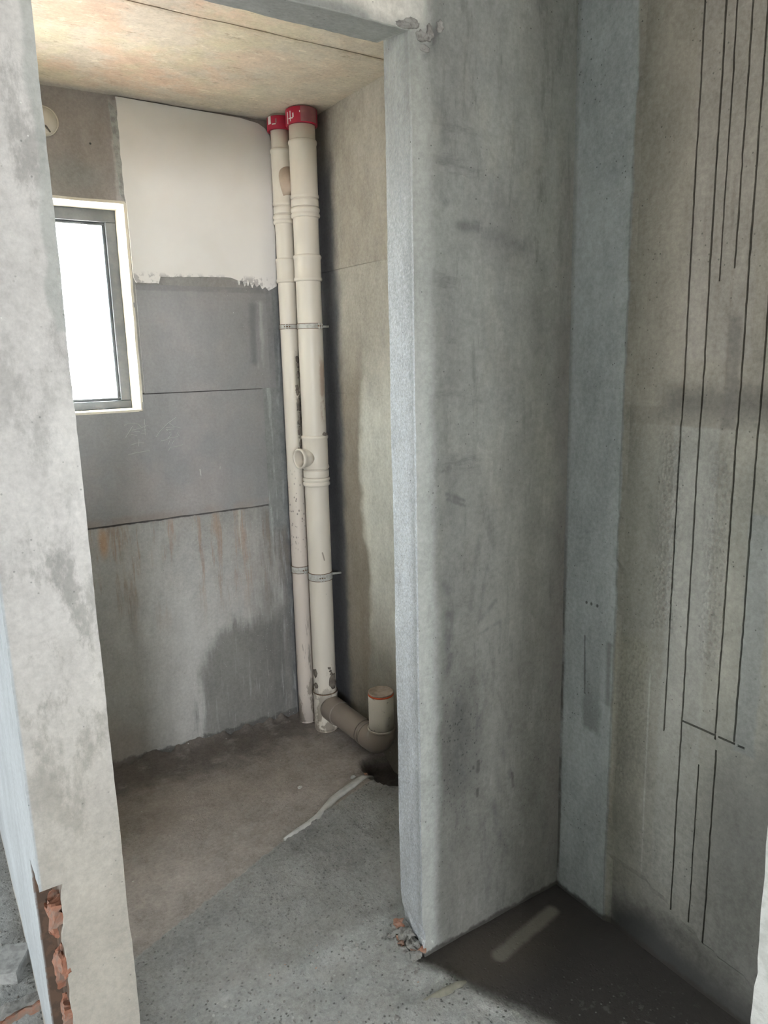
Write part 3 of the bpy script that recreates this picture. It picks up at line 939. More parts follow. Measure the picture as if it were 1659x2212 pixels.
# broken mortar and brick at the foot of the jamb
for i, (x, y, z, s, k) in enumerate(((1.078, 1.615, .012, .018, 0), (1.074, 1.565, .012, .017, 0), (1.066, 1.535, .010, .015, 0),
                                     (1.070, 1.645, .008, .018, 0), (1.082, 1.59, .030, .012, 0), (1.056, 1.60, .004, .010, 1),
                                     (1.068, 1.550, .012, .009, 1), (1.080, 1.655, .022, .012, 1), (1.050, 1.525, .002, .009, 0),
                                     (1.035, 1.495, .002, .012, 0), (1.048, 1.575, .003, .011, 0), (1.076, 1.545, .030, .010, 0),
                                     (1.060, 1.62, .006, .008, 1), (1.045, 1.64, .003, .010, 0), (1.082, 1.53, .022, .010, 1))):
    bm = bmesh.new()
    blob(bm, (x, y, z), (s, s * 1.25, s * 0.7), i * 2.3, 1.1, 2)
    o = link('mortar_chunk' if not k else 'brick_chunk', bm, M['brick'] if k else M['rubble'], wf)
    if k:
        o['label'] = 'orange brick fragment'

# partition wall ending in the pier left of the door; chase cut out of its front left corner
bm = bmesh.new()
rough_box(bm, (XP0, XP1), (1.66, 4.6), (-0.12, 3.0), 0.024, 0.0015, None, (6, 50), 0, 0.04)
rough_box(bm, (XP0, XP1), (Y1, 1.66), (0.66, 3.0), 0.024, 0.0022, None, (6, 50), 0, 0.02)


def warp_ch(x, y, z):
    if x < 0.18:
        x += 0.007 * nz((0, y, z), 22, 6) + 0.012 * max(0, (z - 0.55) / 0.1)
    return x, y, z


rough_box(bm, (0.148, XP1), (Y1, 1.66), (-0.12, 0.66), 0.0226, 0.0022, warp_ch, (6, 50), 0, 0.02)
wl = link('wall_left', bm, M['pier'])
tag(wl, 'pale beige plastered partition whose end stands left of the doorway', 'wall', kind='structure')
for i, (x, y, z, w, d, h) in enumerate(((0.143, 1.556, 0.585, .022, .05, .050), (0.146, 1.553, 0.455, .020, .05, .045),
                                        (0.144, 1.556, 0.325, .022, .05, .055), (0.141, 1.615, 0.52, .014, .06, .05),
                                        (0.141, 1.615, 0.39, .014, .06, .05))):
    bm = bmesh.new()
    rough_box(bm, (x - w / 2, x + w / 2), (y - d / 2, y + d / 2), (z - h / 2, z + h / 2), 0.007, 0.009, None, (38, 90))
    link('brick', bm, M['brick'], wl)

# right wall: outer length with the wall chases, inner length behind the pipes
GR = [(1.153, 0.714, 3.0, .0048), (1.1005, 0.185, 3.0, .005), (1.074, 1.878, 3.0, .004), (1.038, 1.903, 3.0, .0045),
      (1.004, 0.755, 3.0, .005), (0.953, 0.765, 3.0, .005), (1.0435, 0.19, 0.667, .004), (0.998, 0.15, 0.729, .005), (0.975, 2.2, 3.0, .004)]
us = merge_lists(lerp_list(0.56, 1.53, 0.02), *[[g[0] - g[3] / 2, g[0] + g[3] / 2] for g in GR], eps=3e-4)
# drop plain columns that crowd a chase
keep = []
ed = [v for g in GR for v in (g[0] - g[3] / 2, g[0] + g[3] / 2)]
for u in us:
    if any(abs(u - v) < 1e-6 for v in ed) or all(abs(u - v) > 0.004 for v in ed):
        keep.append(u)
us = keep
vs = merge_lists(lerp_list(-0.06, 3.0, 0.02), [0.764, 0.770, 0.714, 0.185, 0.19, 1.878, 1.903, 0.755, 0.667, 0.729, 0.15], eps=2e-3)


def base_line(y):
    pts = [(0.5, 0.13), (0.85, 0.138), (0.99, 0.152), (1.04, 0.172), (1.10, 0.188), (1.205, 0.236), (1.323, 0.226), (1.6, 0.226)]
    for (a, b), (c, d) in zip(pts, pts[1:]):
        if a <= y <= c:
            return b + (d - b) * (y - a) / (c - a)
    return 0.13


def right_depth(u, v):
    d = 0.0018 * nz((0, u, v), 5) + 0.0008 * nz((0, u, v), 30)
    if v < base_line(u) + 0.004 * nz((0, u, v), 30, 2) and u < 1.325:
        d -= 0.007
    if u > 1.327 + 0.004 * nz((0, 0, v), 12):
        d += 0.004
    if v > 1.54 and u < 1.20:
        d -= 0.002
    return d


def right_groove(u, v):
    for y, z0, z1, w in GR:
        if abs(u - y) < w / 2 and z0 < v < z1:
            return True
    return 0.764 < v < 0.770 and 0.925 < u < 1.10 and nz((0, u, v), 60, 5) > -0.35


bm = bmesh.new()


def PR(u, v, d):
    j = 0.0014 * nz((0, u, v), 45, 7) + 0.0010 * nz((0, u, v), 130, 3)
    return (XR + 0.012 * (1 - min(v, 2.5) / 2.5) - d, u + j, v)


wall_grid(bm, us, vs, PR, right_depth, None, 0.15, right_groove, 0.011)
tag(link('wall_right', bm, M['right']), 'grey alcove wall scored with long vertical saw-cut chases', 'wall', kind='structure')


def br_depth(u, v):
    d = 0.002 * nz((0, u, v), 5, 3) + 0.0008 * nz((0, u, v), 35, 1)
    if v > 2.087 + (u - 2.3) * 0.0:
        d += 0.004
    return d


us = lerp_list(1.66, 3.14, 0.02)
vs = merge_lists(lerp_list(-0.06, 2.80, 0.02), [1.574, 1.5765, 2.0865, 2.0885], eps=1e-3)
bm = bmesh.new()
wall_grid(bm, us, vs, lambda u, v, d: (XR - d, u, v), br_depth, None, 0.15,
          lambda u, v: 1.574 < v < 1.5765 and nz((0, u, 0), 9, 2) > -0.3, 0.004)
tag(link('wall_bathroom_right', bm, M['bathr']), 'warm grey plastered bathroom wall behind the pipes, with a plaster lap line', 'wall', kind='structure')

# bathroom window wall
WX0, WX1, WZ0, WZ1 = 0.333, 0.843, 1.530, 2.335
SX, SZ, SR = 0.578, 2.592, 0.052
bm = bmesh.new()
us = merge_lists(lerp_list(0.27, 1.64, 0.025), [WX0, WX1, SX - 0.056, SX + 0.056], eps=8e-3)
us = sorted(set([u for u in us if min(abs(u - a) for a in (WX0, WX1, SX - .056, SX + .056)) > 0.006] + [WX0, WX1, SX - .056, SX + .056]))
us = [u for u in us if not (SX - 0.056 < u < SX + 0.056)]
vs = sorted(set([v for v in lerp_list(-0.06, 2.80, 0.025) if min(abs(v - a) for a in (WZ0, WZ1, SZ - .056, SZ + .056)) > 0.006] + [WZ0, WZ1, SZ - .056, SZ + .056]))
vs = [v for v in vs if not (SZ - 0.056 < v < SZ + 0.056)]


def PW(u, v, d):
    jx = jz = 0.0
    if min(abs(u - WX1), abs(u - WX0)) < 1e-6 and WZ0 - .01 < v < WZ1 + .01: jx = 0.003 * nz((0, 0, v), 14)
    if min(abs(v - WZ1), abs(v - WZ0)) < 1e-6 and WX0 - .01 < u < WX1 + .01: jz = 0.0025 * nz((u, 0, 0), 20)
    return (u + jx, YW - d, v + jz)


in_win = lambda u, v: WX0 < u < WX1 and WZ0 < v < WZ1
in_slv = lambda u, v: SX - .056 < u < SX + .056 and SZ - .056 < v < SZ + .056
wall_grid(bm, us, vs, PW, lambda u, v: 0 if in_slv(u - .001, v) or abs(u - SX) < .06 and abs(v - SZ) < .06 else 0.0012 * nz((u, v, 0), 6) + 0.0006 * nz((u, v, 0), 40),
          lambda u, v: in_win(u, v) or in_slv(u, v), 0.24)
# round opening for the sleeve
for yy in (YW, YW + 0.24):
    cr = [bm.verts.new((SX + SR * math.cos(k * math.tau / 32), yy, SZ + SR * math.sin(k * math.tau / 32))) for k in range(32)]
    co = [bm.verts.new((SX + .056 * a, yy, SZ + .056 * b)) for a, b in ((1, 1), (-1, 1), (-1, -1), (1, -1))]
    for q in range(4):
        for k in range(8):
            bm.faces.new((cr[q * 8 + k], cr[(q * 8 + k + 1) % 32], co[q]))
        bm.faces.new((co[q], cr[(q * 8 + 8) % 32], co[(q + 1) % 4]))
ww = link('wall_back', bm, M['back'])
tag(ww, 'patchy grey bathroom end wall holding the small bright window', 'wall', kind='structure')
# smoother render panels trowelled over it
bm = bmesh.new()
us = merge_lists(lerp_list(0.28, 1.378, 0.03), [WX1 + .002])
us = sorted(set([u for u in us if abs(u - (WX1 + .002)) > .008] + [WX1 + .002]))
vs = merge_lists(lerp_list(1.072, 1.596, 0.03))
vs = sorted(set([v for v in vs if abs(v - 1.527) > .008] + [1.527]))
wall_grid(bm, us, vs, lambda u, v, d: (u + .002 * nz((0, 0, v), 30) * (u > 1.37), YW - 0.002 - d, v + (.004 * nz((u, 0, 0), 12) + .006 * (u - .9)*0) * (v < 1.08)),
          lambda u, v: 0.004, lambda u, v: u < WX1 + .002 and v > 1.527, 0.0)
tag(link('plaster_panel', bm, M['panel'], ww), 'dark grey render panel below the window, ending in a cracked lower edge')
bm = bmesh.new()
wall_grid(bm, lerp_list(WX1 + .012, 1.445, 0.03), lerp_list(1.600, 2.030, 0.03),
          lambda u, v, d: (u, YW - 0.002 - d, v + (.003 * nz((u, 0, 0), 14, 4)) * (v > 2.02)),
          lambda u, v: 0.004 if u < 1.44 else 0.001, None, 0.0)
tag(link('plaster_panel', bm, M['panel'], ww), 'dark grey render panel beside the window under the white putty')
# white putty patch with ragged edges
def ragged(a, b, n, amp, sd):
    out = []
    for i in range(n):
        t = i / n
        x, z = a[0] + (b[0] - a[0]) * t, a[1] + (b[1] - a[1]) * t
        out.append((x + amp * nz((x, z, 0), 40, sd), z + amp * nz((x, z, 0), 40, sd + 5)))
    return out


pts = (ragged((0.842, 2.712), (0.843, 2.34), 24, 0.004, 1) + ragged((0.848, 2.335), (0.850, 2.03), 12, 0.002, 2) +
       ragged((0.860, 2.036), (0.955, 2.036), 16, 0.006, 3) + ragged((0.958, 2.062), (1.27, 2.072), 30, 0.004, 4) +
       [(1.275, 2.064), (1.29, 2.058), (1.295, 2.040), (1.30, 2.058), (1.315, 2.054), (1.32, 2.035), (1.327, 2.052), (1.335, 2.038),
        (1.342, 2.055), (1.355, 2.03), (1.362, 2.05), (1.375, 2.034), (1.39, 2.045), (1.40, 2.026), (1.415, 2.036), (1.43, 2.02), (1.45, 2.03)] +
       ragged((1.47, 2.04), (1.478, 2.55), 24, 0.003, 6) + [(1.478, 2.62), (1.470, 2.655), (1.452, 2.68), (1.42, 2.696), (1.34, 2.706), (1.1, 2.709)])
bm = bmesh.new()
prism(bm, pts, YW - 0.009, YW - 0.001)
tag(link('putty_patch', bm, M['putty'], ww), 'large white putty patch with a ragged dripping lower edge')
# smear of lighter mortar along the left edge of the putty
bm = bmesh.new()
pts = ragged((0.815, 2.69), (0.828, 2.34), 22, 0.006, 8) + ragged((0.845, 2.338), (0.843, 2.69), 14, 0.002, 9)
prism(bm, pts, YW - 0.006, YW - 0.001)
tag(link('mortar_smear', bm, M['mortar'], ww), 'rough light mortar smear')
# scratched handwriting below the window: niche
STROKES = [[(0.76, 1.476), (0.775, 1.482), (0.805, 1.481), (0.819, 1.477), (0.828, 1.464)], [(0.795, 1.472), (0.781, 1.452), (0.762, 1.427)], [(0.79, 1.455), (0.82, 1.459), (0.858, 1.471)], [(0.844, 1.497), (0.843, 1.476), (0.847, 1.466)], [(0.799, 1.45), (0.821, 1.447)], [(0.829, 1.451), (0.846, 1.454)], [(0.824, 1.437), (0.84, 1.437)], [(0.785, 1.438), (0.809, 1.431)], [(0.843, 1.466), (0.842, 1.43)], [(0.815, 1.416), (0.811, 1.387)], [(0.779, 1.394), (0.806, 1.401), (0.834, 1.4)], [(0.766, 1.356), (0.799, 1.361), (0.855, 1.366)], [(0.978, 1.497), (0.94, 1.473), (0.905, 1.444), (0.885, 1.419)], [(0.946, 1.473), (0.964, 1.459), (0.994, 1.449)], [(0.93, 1.456), (0.966, 1.456)], [(0.93, 1.449), (0.937, 1.441)], [(0.933, 1.448), (0.963, 1.447)], [(0.941, 1.433), (0.95, 1.435)], [(0.951, 1.427), (0.934, 1.409)], [(0.904, 1.402), (0.925, 1.404), (0.943, 1.412), (0.978, 1.414)], [(0.975, 1.432), (0.984, 1.416)], [(0.942, 1.4), (0.934, 1.384)], [(0.961, 1.401), (0.949, 1.383)], [(0.933, 1.358), (0.942, 1.372), (0.987, 1.375), (0.997, 1.38)]]
bm = bmesh.new()
for st in STROKES:
    pv = None
    for i, (x, z) in enumerate(st):
        a = Vector(st[max(0, i - 1)])
        b = Vector(st[min(len(st) - 1, i + 1)])
        n = Vector((-(b - a).y, (b - a).x)).normalized() * 0.0011
        row = [bm.verts.new((x + n.x, YW - 0.0058, z + n.y)), bm.verts.new((x, YW - 0.0070, z)), bm.verts.new((x - n.x, YW - 0.0058, z - n.y))]
        if pv:
            for k in range(2):
                bm.faces.new((pv[k], pv[k + 1], row[k + 1], row[k]))
        pv = row
tag(link('scratched_writing', bm, M['chalk'], ww), 'two scratched characters for niche')

# bathroom ceiling: two cast strips with an open joint
bm = bmesh.new()
rough_box(bm, (0.2, 1.66), (2.327, 3.2), (ZC, ZC + 0.1), 0.04, 0.003, None, (5, 45))
rough_box(bm, (0.2, 1.66), (1.66, 2.3205), (ZC, ZC + 0.1), 0.04, 0.003, None, (5, 45))
rough_box(bm, (0.2, 1.66), (1.66, 3.2), (ZC + 0.02, ZC + 0.12), 0.2, 0.0)
tag(link('ceiling', bm, M['ceil']), 'tan stained bathroom ceiling with a dark joint line', 'ceiling', kind='structure')

# rest of the flat, outside the frame
def shell(name, boxes, label, cat='wall', mat='shell'):
    bm = bmesh.new()
    for b in boxes:
        rough_box(bm, *b, step=5.0, amp=0.0)
    return tag(link(name, bm, M[mat]), label, cat, kind='structure')


shell('ceiling_outer', [((XL, 1.8), (YB, 1.66), (3.0, 3.15)), ((XL, 0.2), (1.66, 4.6), (3.0, 3.15))],
      'plain grey slab over the outer rooms', 'ceiling')
shell('wall_rear', [((XL, BX0), (YB - 0.15, YB), (-0.2, 3.0)), ((BX1, 1.8), (YB - 0.15, YB), (-0.2, 3.0)),
                    ((BX0, BX1), (YB - 0.15, YB), (BZ1, 3.0)), ((BX0, BX1), (YB - 0.15, YB), (-0.2, BZ0))],
      'grey outer wall behind the viewer with an unseen opening sized for its light')
shell('wall_far_left', [((XL - 0.15, XL), (YB, LY0), (-0.2, 3.0)), ((XL - 0.15, XL), (LY1, 4.6), (-0.2, 3.0)),
                        ((XL - 0.15, XL), (LY0, LY1), (LZ1, 3.0)), ((XL - 0.15, XL), (LY0, LY1), (-0.2, LZ0))],
      'grey outer wall of the left room with a window opening')
shell('wall_left_room_end', [((XL, 0.115), (4.6, 4.75), (-0.2, 3.0))], 'grey end wall of the left room')
shell('wall_far_right', [((1.8, 1.95), (YB, 0.45), (-0.2, 3.0))], 'grey side wall right of the viewer')

# end of the wall the viewer looks past
XE, YE = 0.905, 0.471
bm = bmesh.new()
rough_box(bm, (XE, 1.80), (0.33, YE), (-0.06, 3.0), 0.022, 0.0045, None, (9, 45), 0, 0.025)
tag(link('wall_near', bm, M['near']), 'pale rough plastered wall end at the lower right corner', 'wall', kind='structure')

# ------------------------------------------------------------------ window
win = empty('window_1', (0, 0, 0))
tag(win, 'small bright window with a grey metal frame in the bathroom end wall', 'window', kind='structure')


def bar(x, y, z, bev=0.003):
    bm = bmesh.new()
    r = bmesh.ops.create_cube(bm, size=1)
    for v in r['verts']:
        v.co = Vector(((x[0] + x[1]) / 2 + v.co.x * (x[1] - x[0]), (y[0] + y[1]) / 2 + v.co.y * (y[1] - y[0]),
                       (z[0] + z[1]) / 2 + v.co.z * (z[1] - z[0])))
    if bev:
        bmesh.ops.bevel(bm, geom=bm.edges[:], offset=bev, segments=2, affect='EDGES', profile=0.5)
    return bm


FY0, FY1 = YW + 0.138, YW + 0.190
fw, fh, fs = 0.042, 0.048, 0.034
# plaster lining of the opening
bm = bmesh.new()
t = 0.006
rough_box(bm, (WX1 - t, WX1 + .004), (YW - .001, YW + .24), (WZ0, WZ1), 0.025, 0.0015)
rough_box(bm, (WX0 - .004, WX0 + t), (YW - .001, YW + .24), (WZ0, WZ1), 0.025, 0.0015)
rough_box(bm, (WX0, WX1), (YW - .001, YW + .24), (WZ1 - t, WZ1 + .004), 0.025, 0.0015)
rough_box(bm, (WX0, WX1), (YW - .001, YW + .24), (WZ0 - .004, WZ0 + t), 0.025, 0.0015)
link('reveal', bm, M['reveal'], win)
a, b, c, d = WX0 + t, WX1 - t, WZ0 + t, WZ1 - t
link('frame_head', bar((a, b), (FY0, FY1), (d - fh, d)), M['alu'], win)
link('frame_sill', bar((a, b), (FY0, FY1), (c, c + fs)), M['alu'], win)
link('frame_jamb', bar((a, a + fw), (FY0, FY1), (c + fs, d - fh)), M['alu'], win)
link('frame_jamb', bar((b - fw, b), (FY0, FY1), (c + fs, d - fh)), M['alu'], win)
link('glazing_bead', bar((a + fw, b - fw), (FY0 + .012, FY0 + .03), (d - fh - .012, d - fh)), M['alu'], win)
link('glazing_bead', bar((a + fw, b - fw), (FY0 + .012, FY0 + .03), (c + fs, c + fs + .012)), M['alu'], win)
link('glazing_bead', bar((b - fw - .012, b - fw), (FY0 + .012, FY0 + .03), (c + fs + .012, d - fh - .012)), M['alu'], win)
link('glazing_bead', bar((a + fw, a + fw + .012), (FY0 + .012, FY0 + .03), (c + fs + .012, d - fh - .012)), M['alu'], win)
link('pane', bar((a + fw - .004, b - fw + .004), (FY0 + .032, FY0 + .038), (c + fs - .004, d - fh + .004), 0), M['glass'], win)

# ------------------------------------------------------------------ wall sleeve above the window
bm = bmesh.new()
lathe(bm, [(SR - .001, 0), (SR - .001, .25), (SR - .005, .25), (SR - .005, 0)], (SX, YW - 0.006, SZ), (0, 1, 0), 48, closed=True)
sl = link('wall_sleeve', bm, M['pvc'], smooth=True)
tag(sl, 'round cream pipe sleeve through the wall above the window', 'pipe')
bm = bmesh.new()
lathe(bm, [(.0005, -.016), (.020, -.0145), (.036, -.010), (.046, -.003), (.0485, .004), (.0485, .02), (.0005, .02)], (SX, YW - 0.002, SZ), (0, 1, 0), 48)
tag(link('domed_cap', bm, M['pvc'], sl, True), 'slightly domed cream cap')
bm = bmesh.new()
sweep(bm, [(SX - .018, YW - .014, SZ - .006), (SX + .004, YW - .0145, SZ - .022), (SX + .018, YW - .010, SZ - .038)], [.002, .0042, .0025], 10)
tag(link('slot', bm, M['mud'], sl, True), 'dark slanting slot')

# ------------------------------------------------------------------ pipes
RP = (1.524, 2.920)
LP = (1.485, 3.042)


def lip_ring(bm, c, r, z0, z1, lip=0.004, gap=0.0025):
    """socket: wide band with rounded lips at both ends"""
    h = z1 - z0
    prof = [(r - .002, 0), (r + gap, 0), (r + lip, .003), (r + lip + .001, .008), (r + lip, .014), (r + gap, .018)]
    prof += [(r + gap, h - .018), (r + lip, h - .014), (r + lip + .001, h - .008), (r + lip, h - .003), (r + gap, h), (r - .002, h)]
    lathe(bm, prof, (*c, z0), (0, 0, 1), 48, cap0=False, cap1=False, closed=True)


def band(bm, c, r, z0, z1, t):
    lathe(bm, [(r - .001, 0), (r + t, 0), (r + t + .0008, .003), (r + t + .0008, z1 - z0 - .003), (r + t, z1 - z0), (r - .001, z1 - z0)],
          (*c, z0), (0, 0, 1), 48, closed=True)


def pipe_tube(bm, c, r, z0, z1):
    zs = lerp_list(z0, z1, 0.15)
    lathe(bm, [(r, z - z0) for z in zs], (*c, z0), (0, 0, 1), 48)


def clamp(parent, c, r, z0, z1, wall_dir, reach, seam):
    """steel strap round the pipe with a rod to the wall"""
    bm = bmesh.new()
    h = z1 - z0
    band(bm, c, r, z0, z1, 0.0015)
    cl = link('pipe_clamp', bm, M['steel'], parent, True)
    cl['label'] = 'metal pipe clamp'
    bm = bmesh.new()
    for zz in (z0, z1 - .0015):
        lathe(bm, [(r, 0), (r + .0032, 0), (r + .0032, .0022), (r, .0022)], (*c, zz), (0, 0, 1), 48, closed=True)
    link('clamp_edge', bm, M['rust'], cl, True)
    d = Vector((*wall_dir, 0)).normalized()
    bm = bmesh.new()
    sweep(bm, [Vector((*c, (z0 + z1) / 2)) + d * (r - .002), Vector((*c, (z0 + z1) / 2)) + d * reach], 0.005, 12)
    link('clamp_rod', bm, M['steel'], cl, True)
    s = Vector((*seam, 0)).normalized()
    bm = bmesh.new()
    o = Vector((*c, (z0 + z1) / 2)) + s * (r + .004)
    t = Vector((-s.y, s.x, 0))
    for k in (-1, 1):
        q = o + t * 0.006 * k
        r8 = bmesh.ops.create_cube(bm, size=1)
        for v in r8['verts']:
            v.co = q + t * v.co.x * .004 + s * v.co.y * .012 + Vector((0, 0, v.co.z * h))
    link('clamp_lug', bm, M['steel'], cl)
    bm = bmesh.new()
    sweep(bm, [o - t * .013 + s * .002, o + t * .013 + s * .002], 0.003, 8)
    link('clamp_bolt', bm, M['rust'], cl, True)
    return cl


def collar(parent, c, r, z0, z1, facing):
    """red fire-stop collar under the ceiling"""
    bm = bmesh.new()
    h = z1 - z0
    prof = [(r - .011, 0), (r - .001, 0), (r, .002), (r, h - .002), (r - .001, h), (r - .011, h)]
    lathe(bm, prof, (*c, z0), (0, 0, 1), 48, closed=True)
    co = link('fire_collar', bm, M['red'], parent, True)
    co['label'] = 'red fire-stop collar at the ceiling'
    f = math.atan2(facing[1], facing[0])

    def patch(a0, a1, b0, b1, mat, name, t=0.0012):
        bm = bmesh.new()
        n = 8
        v = [[bm.verts.new((c[0] + (r + k) * math.cos(f + a0 + (a1 - a0) * i / n), c[1] + (r + k) * math.sin(f + a0 + (a1 - a0) * i / n), zz))
              for k, zz in ((-.001, b0), (t, b0), (t, b1), (-.001, b1))] for i in range(n + 1)]
        for i in range(n):
            for k in range(4):
                bm.faces.new((v[i][k], v[i][(k + 1) % 4], v[i + 1][(k + 1) % 4], v[i + 1][k]))
        bm.faces.new(v[0][::-1])
        bm.faces.new(v[n])
        return link(name, bm, mat, co)
    return patch, co


# --- front stack
rp = empty('soil_pipe', (0, 0, 0))
tag(rp, 'front and thicker of two ivory vertical pipes, with an open side branch', 'pipe')
bm = bmesh.new()
pipe_tube(bm, RP, 0.053, -0.02, ZC + 0.005)
link('pipe_body', bm, M['pvc_r'], rp, True)
bm = bmesh.new()
lip_ring(bm, RP, 0.053, 2.37, 2.594, 0.005, 0.003)
link('tee_fitting', bm, M['pvc_r'], rp, True)
bm = bmesh.new()
band(bm, RP, 0.053, 2.338, 2.366, 0.0035)
link('coupling', bm, M['pvc_r'], rp, True)
bm = bmesh.new()
lip_ring(bm, RP, 0.053, 2.296, 2.335, 0.007, 0.004)
link('coupling', bm, M['pvc_r'], rp, True)
bm = bmesh.new()
lip_ring(bm, RP, 0.053, 2.043, 2.149, 0.006, 0.0035)
link('coupling', bm, M['pvc_r'], rp, True)
# tee with open branch
bm = bmesh.new()
lip_ring(bm, RP, 0.053, 1.245, 1.395, 0.0055, 0.003)
te = link('tee_fitting', bm, M['pvc_r'], rp, True)
ax = Vector((-1, -0.16, -0.02)).normalized()
bo = Vector((RP[0], RP[1], 1.300))
bm = bmesh.new()
lathe(bm, [(.042, .03), (.0405, .060), (.0395, .074), (.044, .078), (.0445, .088), (.043, .091), (.037, .091), (.0355, .086), (.0355, .045)],
      bo, ax, 40, closed=True)
tag(link('branch_socket', bm, M['pvc_r'], te, True), 'open round side branch')
bm = bmesh.new()
band(bm, RP, 0.053, 1.210, 1.241, 0.003)
link('coupling', bm, M['pvc_r'], rp, True)
bm = bmesh.new()
lip_ring(bm, RP, 0.053, 1.170, 1.2075, 0.0065, 0.0035)
link('coupling', bm, M['pvc_r'], rp, True)
# foot tee
bm = bmesh.new()
lathe(bm, [(.052, 0), (.0565, 0), (.057, .01), (.057, .165), (.0585, .17), (.0585, .181), (.0575, .184), (.052, .184)],
      (*RP, 0.0), (0, 0, 1), 48, closed=True)
link('foot_tee', bm, M['pvc_r'], rp, True)
bm = bmesh.new()
lathe(bm, [(.0585, 0), (.0595, .001), (.0595, .004), (.0585, .005)], (*RP, .1835), (0, 0, 1), 48, closed=True)
tag(link('joint_ring', bm, M['rust'], rp, True), 'rusty brown joint ring')
clamp(rp, RP, 0.053, 1.848, 1.871, (1, 0.1), XR - RP[0], (0.35, -1))
clamp(rp, RP, 0.053, 0.735, 0.770, (1, -0.25), (XR - RP[0]) * 1.03, (-0.35, -1))
patch, co = collar(rp, RP, 0.0645, 2.648, 2.708, (-.46, -.89))
patch(-0.05, 1.1, 2.652, 2.706, M['redfade'], 'faded_label')
patch(-0.78, -0.72, 2.655, 2.693, M['white'], 'print_mark')
patch(-0.90, -0.55, 2.664, 2.668, M['white'], 'print_mark')
patch(-0.58, -0.50, 2.668, 2.684, M['white'], 'print_mark')
patch(-0.13, -0.08, 2.684, 2.691, M['white'], 'print_mark')
patch(-1.05, -0.98, 2.648, 2.692, M['white'], 'print_mark')
# dried mud splashes on the front stack
bm = bmesh.new()
for i, (a, z, w, h) in enumerate(((0.75, .245, .016, .035), (0.62, .285, .005, .007), (0.45, .315, .004, .006), (0.55, .30, .005, .006),
                                  (-0.95, .29, .013, .022), (-0.9, .225, .012, .014), (0.9, 1.40, .012, .008))):
    an = math.atan2(-.89, -.46) + a
    blob(bm, (RP[0] + math.cos(an) * .0535, RP[1] + math.sin(an) * .0535, z), (w * abs(math.sin(an)) + .003, w * abs(math.cos(an)) + .003, h), i * 1.7, 0.7, 2)
tag(link('mud_splash', bm, M['mud'], rp, True), 'dried mud splashes', kind='stuff')

# --- rear stack
lp = empty('vent_pipe', (0, 0, 0))
tag(lp, 'rear and thinner of two ivory vertical pipes, half hidden behind the thicker pipe', 'pipe')
bm = bmesh.new()
pipe_tube(bm, LP, 0.040, -0.02, ZC + 0.005)
link('pipe_body', bm, M['pvc_l'], lp, True)
for z0, z1, l in ((2.36, 2.584, .005), (2.287, 2.324, .006), (2.047, 2.147, .0055)):
    bm = bmesh.new()
    lip_ring(bm, LP, 0.040, z0, z1, l, 0.003)
    link('coupling', bm, M['pvc_l'], lp, True)
bm = bmesh.new()
band(bm, LP, 0.040, 2.328, 2.356, 0.003)
link('coupling', bm, M['pvc_l'], lp, True)
# diagonal cross branch to the front stack, its shading painted brown
bm = bmesh.new()
sweep(bm, [(LP[0] + .002, LP[1] - .002, 2.505), (LP[0] + .012, LP[1] - .038, 2.435), (LP[0] + .0165, LP[1] - .052, 2.405)],
      [.039, .039, .038], 36)
tag(link('cross_branch', bm, M['dusty'], lp, True), 'slanting branch between the two pipes')
clamp(lp, LP, 0.040, 1.852, 1.873, (0, 1), YW - LP[1], (-0.6, -0.8))
clamp(lp, LP, 0.040, 0.747, 0.780, (0, 1), YW - LP[1], (0.05, -1))
patch, co = collar(lp, LP, 0.0535, 2.652, 2.703, (-.44, -.9))
patch(-0.62, -0.30, 2.668, 2.672, M['white'], 'print_mark')
patch(-0.35, -0.22, 2.674, 2.690, M['redfade'], 'print_mark')
patch(-1.05, -0.72, 2.672, 2.702, M['white'], 'print_mark')
bm = bmesh.new()
for i in range(16):
    z = 1.27 + 0.45 * i / 15 + random.uniform(-.01, .01)
    if 1.60 < z < 1.64:
        continue
    blob(bm, (LP[0] + .010 + random.uniform(-.007, .006), LP[1] - .0390 + random.uniform(-.001, .002), z),
         (random.uniform(.006, .011), .005, random.uniform(.012, .024)), i * 2.1, 0.7, 2)
tag(link('mortar_smear', bm, M['mud'], lp, True), 'dark mortar squeezed between the pipes', kind='stuff')

# --- floor branch with upright stub
SP = Vector((1.538, 2.448, 0))
fp = empty('floor_drain_pipe', (0, 0, 0))
tag(fp, 'mud-caked horizontal drain pipe on the bathroom floor ending in a short upright orange-rimmed stub', 'pipe')
zb = 0.112
bm = bmesh.new()
p0 = Vector((RP[0] + .002, RP[1] - .045, zb + 0.002))
p1 = Vector((SP.x - .002, SP.y + .10, zb))
sweep(bm, [p0.lerp(p1, k / 6) for k in range(7)], 0.053, 40)
link('pipe_body', bm, M['pvc_f'], fp, True)
dr = (p1 - p0).normalized()
bm = bmesh.new()
lathe(bm, [(.052, 0), (.0575, .001), (.058, .006), (.058, .075), (.057, .08), (.052, .08)], p0 + dr * 0.005, dr, 40, closed=True)
link('coupling', bm, M['pvc_f'], fp, True)
